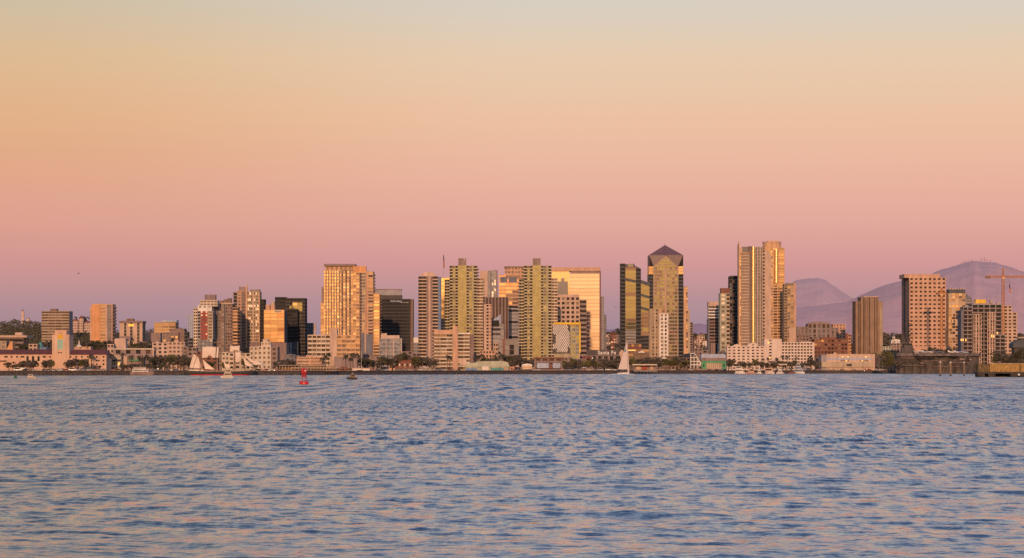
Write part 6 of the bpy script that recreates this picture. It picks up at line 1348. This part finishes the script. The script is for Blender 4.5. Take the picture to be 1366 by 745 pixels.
# ================================================================ small quay life
def mast_pole(name, label, cat, px, D, ytop, z0=GZ, r_=.16, group=None, lamp=False, mat='rail'):
    o = empty(name, label, cat, (wx(px, D), D, z0), 0, group); z = wz(ytop, D) - z0; p = MB(); p.tube([(0,0,-.2), (0,0,z)], r_, r_*.55, 6); p.build('pole', W[mat], o)
    if lamp:
        a = MB(); a.tube([(0,0,z-.1), (.7,-.5,z+.1), (1.3,-.9,z)], .07, n=5); a.build('arm', W[mat], o); h = MB(); h.lathe([(.28,z-.2),(.34,z-.02),(.12,z+.1)], 1.3, -.9, 8); h.build('lamp_head', LAMP if lamp == 2 else W['white'], o)
    return o
mast_pole('flagpole', 'bare white pole standing in front of the tan hotel podium', 'pole', 482, quay(482)+25, 466.6, mat='white')
for k, px in enumerate(np.arange(100, 1180, 27.0)):
    seg = 'left of the gold tower' if px < 480 else ('between the gold tower and the pointed tower' if px < 880 else 'right of the pointed tower')
    mast_pole('street_lamp', 'slim quay lamp post with a bent arm, %s' % seg, 'street lamp', px + random.uniform(-6, 6), quay(px)+18, 484 + random.uniform(-1.4, 1.4), group='quay lamp posts ' + seg, lamp=1, r_=.11)
for px, D_, y, lab in ((790.6,2700,478,'glowing yellow lamp left of the station sign'), (544.4,quay(544)+6,496.6,'white glowing lamp low on the quay below the arcade'), (1153,quay(1153)-.8,494.8,'yellow glowing lamp on the seawall below the pier shed'), (1209,quay(1209)+2,494.6,'white lamp on the quay left of the warship hull'),
                       (357.6,quay(357)+14,494.6,'left of two white headlamps by the art deco building'), (366,quay(366)+14,494.4,'right of two white headlamps by the art deco building'), (211,quay(211)+16,492.6,'white round lamp right of the yacht')):
    o = empty('quay_lamp', lab, 'lamp', (wx(px, D_), D_, wz(y, D_) - 2.2)); p = MB(); p.tube([(0,0,0),(0,0,2.0)], .08, n=5); p.build('post', W['dark'], o); h = MB(); h.lathe([(.1,1.95),(.42,2.15),(.42,2.45),(.1,2.6)], n=10); h.build('globe', lampm('globe_glow', (1,.82,.55), 1.6), o, True)

def car_mesh(mat, van=False):
    mb = MB(); L_, w2 = (5.2, 1.0) if van else (4.5, .9); hgt = 1.15 if van else .8
    prof = [(-L_/2,.35),(-L_/2,.78),(-L_/2+.15,hgt*.95),(L_/2-.35,hgt*.9),(L_/2,.62),(L_/2,.35)]; mb.prism(prof, -w2, w2, mat=mat)
    if van: roof = [(-L_/2+.05,1.0),(-L_/2+.12,2.05),(L_/2-1.7,2.1),(L_/2-.7,1.05)]
    else: roof = [(-L_/2+.5,.72),(-L_/2+1.0,1.38),(L_/2-2.0,1.42),(L_/2-1.1,.74)]
    mb.prism(roof, -w2*.9, w2*.9, mat=mat)
    gl = [(a*.94, .05 + b_*.94) for a, b_ in roof]; mb.prism(gl, w2*.9, w2*.9+.012, mat=G['black']); mb.prism(gl, -w2*.9-.012, -w2*.9, mat=G['black'])
    for x in (-L_*.3, L_*.3):
        for s in (-1, 1):
            ring = lambda y: [(x + .33*math.cos(a), y, .33 + .33*math.sin(a)) for a in np.linspace(0, 6.283, 11)[:-1]]
            mb.loft([ring(s*w2*.85), ring(s*(w2+.02))], W['black'])
    return mb.mesh('parked_car')
PAINT = {k: wallm('paint_' + k, c, rough=.3, var=.03) for k, c in dict(white=(.72,.68,.66), silver=(.42,.40,.41), black=(.03,.03,.035), red=(.35,.04,.04), blue=(.08,.11,.22), grey=(.18,.17,.18)).items()}
CM = {k: car_mesh(PAINT[k]) for k in PAINT}; VM = {k: car_mesh(PAINT[k], True) for k in ('white', 'blue', 'grey')}
def cars(xs, where, offs=14):
    for x in xs:
        k = random.choice(list(CM)); D_ = quay(x) + offs + random.uniform(-3, 3)
        o = link('parked_car', CM[k], None, (wx(x, D_), D_, GZ + .01), (0, 0, random.choice((0, math.pi)) + random.gauss(0, .12)))
        tag(o, '%s car parked on the quay %s' % (k, where), 'car', '%s cars %s' % (k, where))
def van(x, k, lab, offs=12):
    D_ = quay(x) + offs; o = link('parked_van', VM[k], None, (wx(x, D_), D_, GZ + .01), (0, 0, random.gauss(0, .08))); tag(o, lab, 'van')
cars([33,38,44,60,64,71,79,88,103,110,118,125,131,137,152,158], 'before the county building'); van(24, 'white', 'long white van parked at the left end of the county lawn'); van(97, 'white', 'white van parked right of the county tower door')
cars([206,214,222,229,235,343,349,354,360,367], 'around the tall ship', 16); cars([486,491,497,503,509,515,530,536,541,547], 'below the gold tower and the arcade', 12)
cars([562,567,572,577,583,589,594,600,606,611], 'before the tan hotel'); van(585, 'blue', 'blue van parked before the tan hotel'); cars([684,690,713,718,754,760,766,772,779,786,793], 'around the ferry building', 10)
van(811.4, 'white', 'white van parked on the quay left of the sailboat', 8); van(801.6, 'blue', 'blue van parked under the station grove'); cars([820,880,888,897,905,913,922,928], 'below the pointed tower', 10)
cars([1092,1106,1111,1117,1123,1139,1146,1153,1160,1170,1176,1183], 'before the pier shed', 10); van(1172, 'white', 'white van parked right of the pier shed'); van(1197.6, 'white', 'white van with a pinkish side left of the warship hull', 4)
def tent(px0, px1, ytop, label, m='white'):
    D_ = quay(px0) + 30; o = empty('canopy_tent', label, 'tent', (wx((px0+px1)/2, D_), D_, GZ)); h = wz(ytop, D_) - GZ; w2 = (px1-px0)*D_/F/2
    r_ = MB()
    for k in range(4):
        a, b_ = [(-w2,-w2*.6),(w2,-w2*.6),(w2,w2*.6),(-w2,w2*.6)][k], [(w2,-w2*.6),(w2,w2*.6),(-w2,w2*.6),(-w2,-w2*.6)][k]; r_.face([a + (h*.62,), b_ + (h*.62,), (b_[0]*.35, b_[1]*.35, h*.84), (a[0]*.35, a[1]*.35, h*.84)]); r_.face([(a[0]*.35, a[1]*.35, h*.84), (b_[0]*.35, b_[1]*.35, h*.84), (0, 0, h)])
    r_.build('roof', W[m], o)
    for sx_ in (-1, 1):
        for sy_ in (-1, 1): p = MB(); p.tube([(sx_*w2*.94, sy_*w2*.56, 0), (sx_*w2*.94, sy_*w2*.56, h*.63)], .09, n=5); p.build('leg', W['grey'], o)
tent(336, 352.6, 481.2, 'broad white peaked tent on the quay left of the art deco building'); tent(563, 573, 489.4, 'small white peaked tent left of the tan hotel'); tent(686, 694, 487, 'peach canopy tent right of the curved-roof hall', 'salmon'); tent(774, 784, 489.6, 'cream canopy tent between ferry building and station grove', 'cream'); tent(1074, 1082, 488.6, 'small pale tent below the white hotel right corner', 'pinkwall')
def shedbox(px0, px1, y0, label, m, roofm):
    b = Bd('quay_hut', label, 'hut', quay(px0)+22, px0); b.slab('wall', px0, px1, y0+1.4, 495, W[m], dep=4); b.slab('roof', px0-.4, px1+.4, y0, y0+1.3, W[roofm], off=-.4, dep=5); b.window(px0+.25*(px1-px0), px0+.6*(px1-px0), y0+2.6, y0+4.4, G['dark']); b.done()
shedbox(470, 493.4, 491.2, 'long low white hut on the quay below the tan hotel', 'white', 'pinkwall'); shedbox(20, 33, 494.2 - 3.4, 'low white shed on the quay at far left', 'white', 'white') ; shedbox(560, 571, 490.2, 'grey-roofed hut below the pink balcony tower', 'dusk', 'grey'); shedbox(680, 686, 488.4, 'small rust-roofed hut right of the curved-roof hall', 'salmon', 'brick'); shedbox(1072.6, 1075, 488, 'narrow grey hut beside the blue-decked excursion boat', 'grey', 'grey'); shedbox(455, 462, 489.4, 'small brown hut below the tan hotel podium', 'brick', 'roofred')

# radio masts along the mountain crest, birds
for k, (px, yt, yb) in enumerate([(1283,349,354),(1286,347.6,353),(1289,348.6,352.4),(1291.6,346.4,352),(1296,346,351.4),(1299,347.6,351),(1303,347,351.2),(1309,344.4,351.4),(1313,343.4,351.4),(1316,345.4,351.6),(1321,346.6,352.4),(1330,350.4,354.4)]):
    D_ = 15000; o = empty('radio_mast', 'hair-thin radio mast on the crest of the right mountain', 'radio mast', (wx(px, D_), D_, wz(yb, D_)), 0, 'radio masts on the mountain crest'); z = wz(yt, D_) - wz(yb, D_)
    p = MB(); p.tube([(0,0,-6),(0,0,z)], 1.6, .9, 5); p.build('shaft', W['pinkwall'] if k % 3 == 0 else W['mauve'], o)
    q = MB(); q.lathe([(.6,z*.55),(2.4,z*.58),(2.4,z*.68),(.6,z*.71)], n=8); q.build('antenna', W['mauve'], o)
def bird(px, py, D, span, label, rz, up):
    o = empty('seabird', label, 'bird', (wx(px, D), D, wz(py, D)), rz); b_ = MB(); s = span
    b_.loft([[(x*s, r_*s*math.cos(a), z*s + r_*s*math.sin(a)) for a in np.linspace(0, 6.283, 9)[:-1]] for x, r_, z in ((-.34,.004,0),(-.2,.05,0),(0,.075,0),(.16,.06,.01),(.24,.045,.03),(.30,.04,.03),(.36,.01,.02))])
    for sg in (-1, 1):
        P = [[(.12*s, sg*.05*s, .03*s), (-.10*s, sg*.05*s, .03*s)], [(.14*s, sg*.27*s, .03*s + up*.24*s), (-.06*s, sg*.27*s, .03*s + up*.2*s)], [(.02*s, sg*.52*s, .03*s + up*.36*s), (-.06*s, sg*.52*s, .03*s + up*.34*s)]]
        for a in range(2): b_.face([P[a][0], P[a][1], P[a+1][1], P[a+1][0]])
    b_.face([(-.26*s,0,.01*s),(-.42*s,.08*s,0),(-.46*s,0,0),(-.42*s,-.08*s,0)])
    b_.build('body', wallm('feather_dark', (.06,.05,.05)), o, True)
bird(104.8, 365, 620, .75, 'tiny dark bird flying alone in the open sky at left', .3, .5); bird(821.4, 410.6, 640, 1.0, 'dark bird with wings raised, left of the dark slab towers', 1.4, 1.5); bird(825.2, 409.6, 700, .55, 'smallest dark bird close to the slab tower edge', .5, .3)
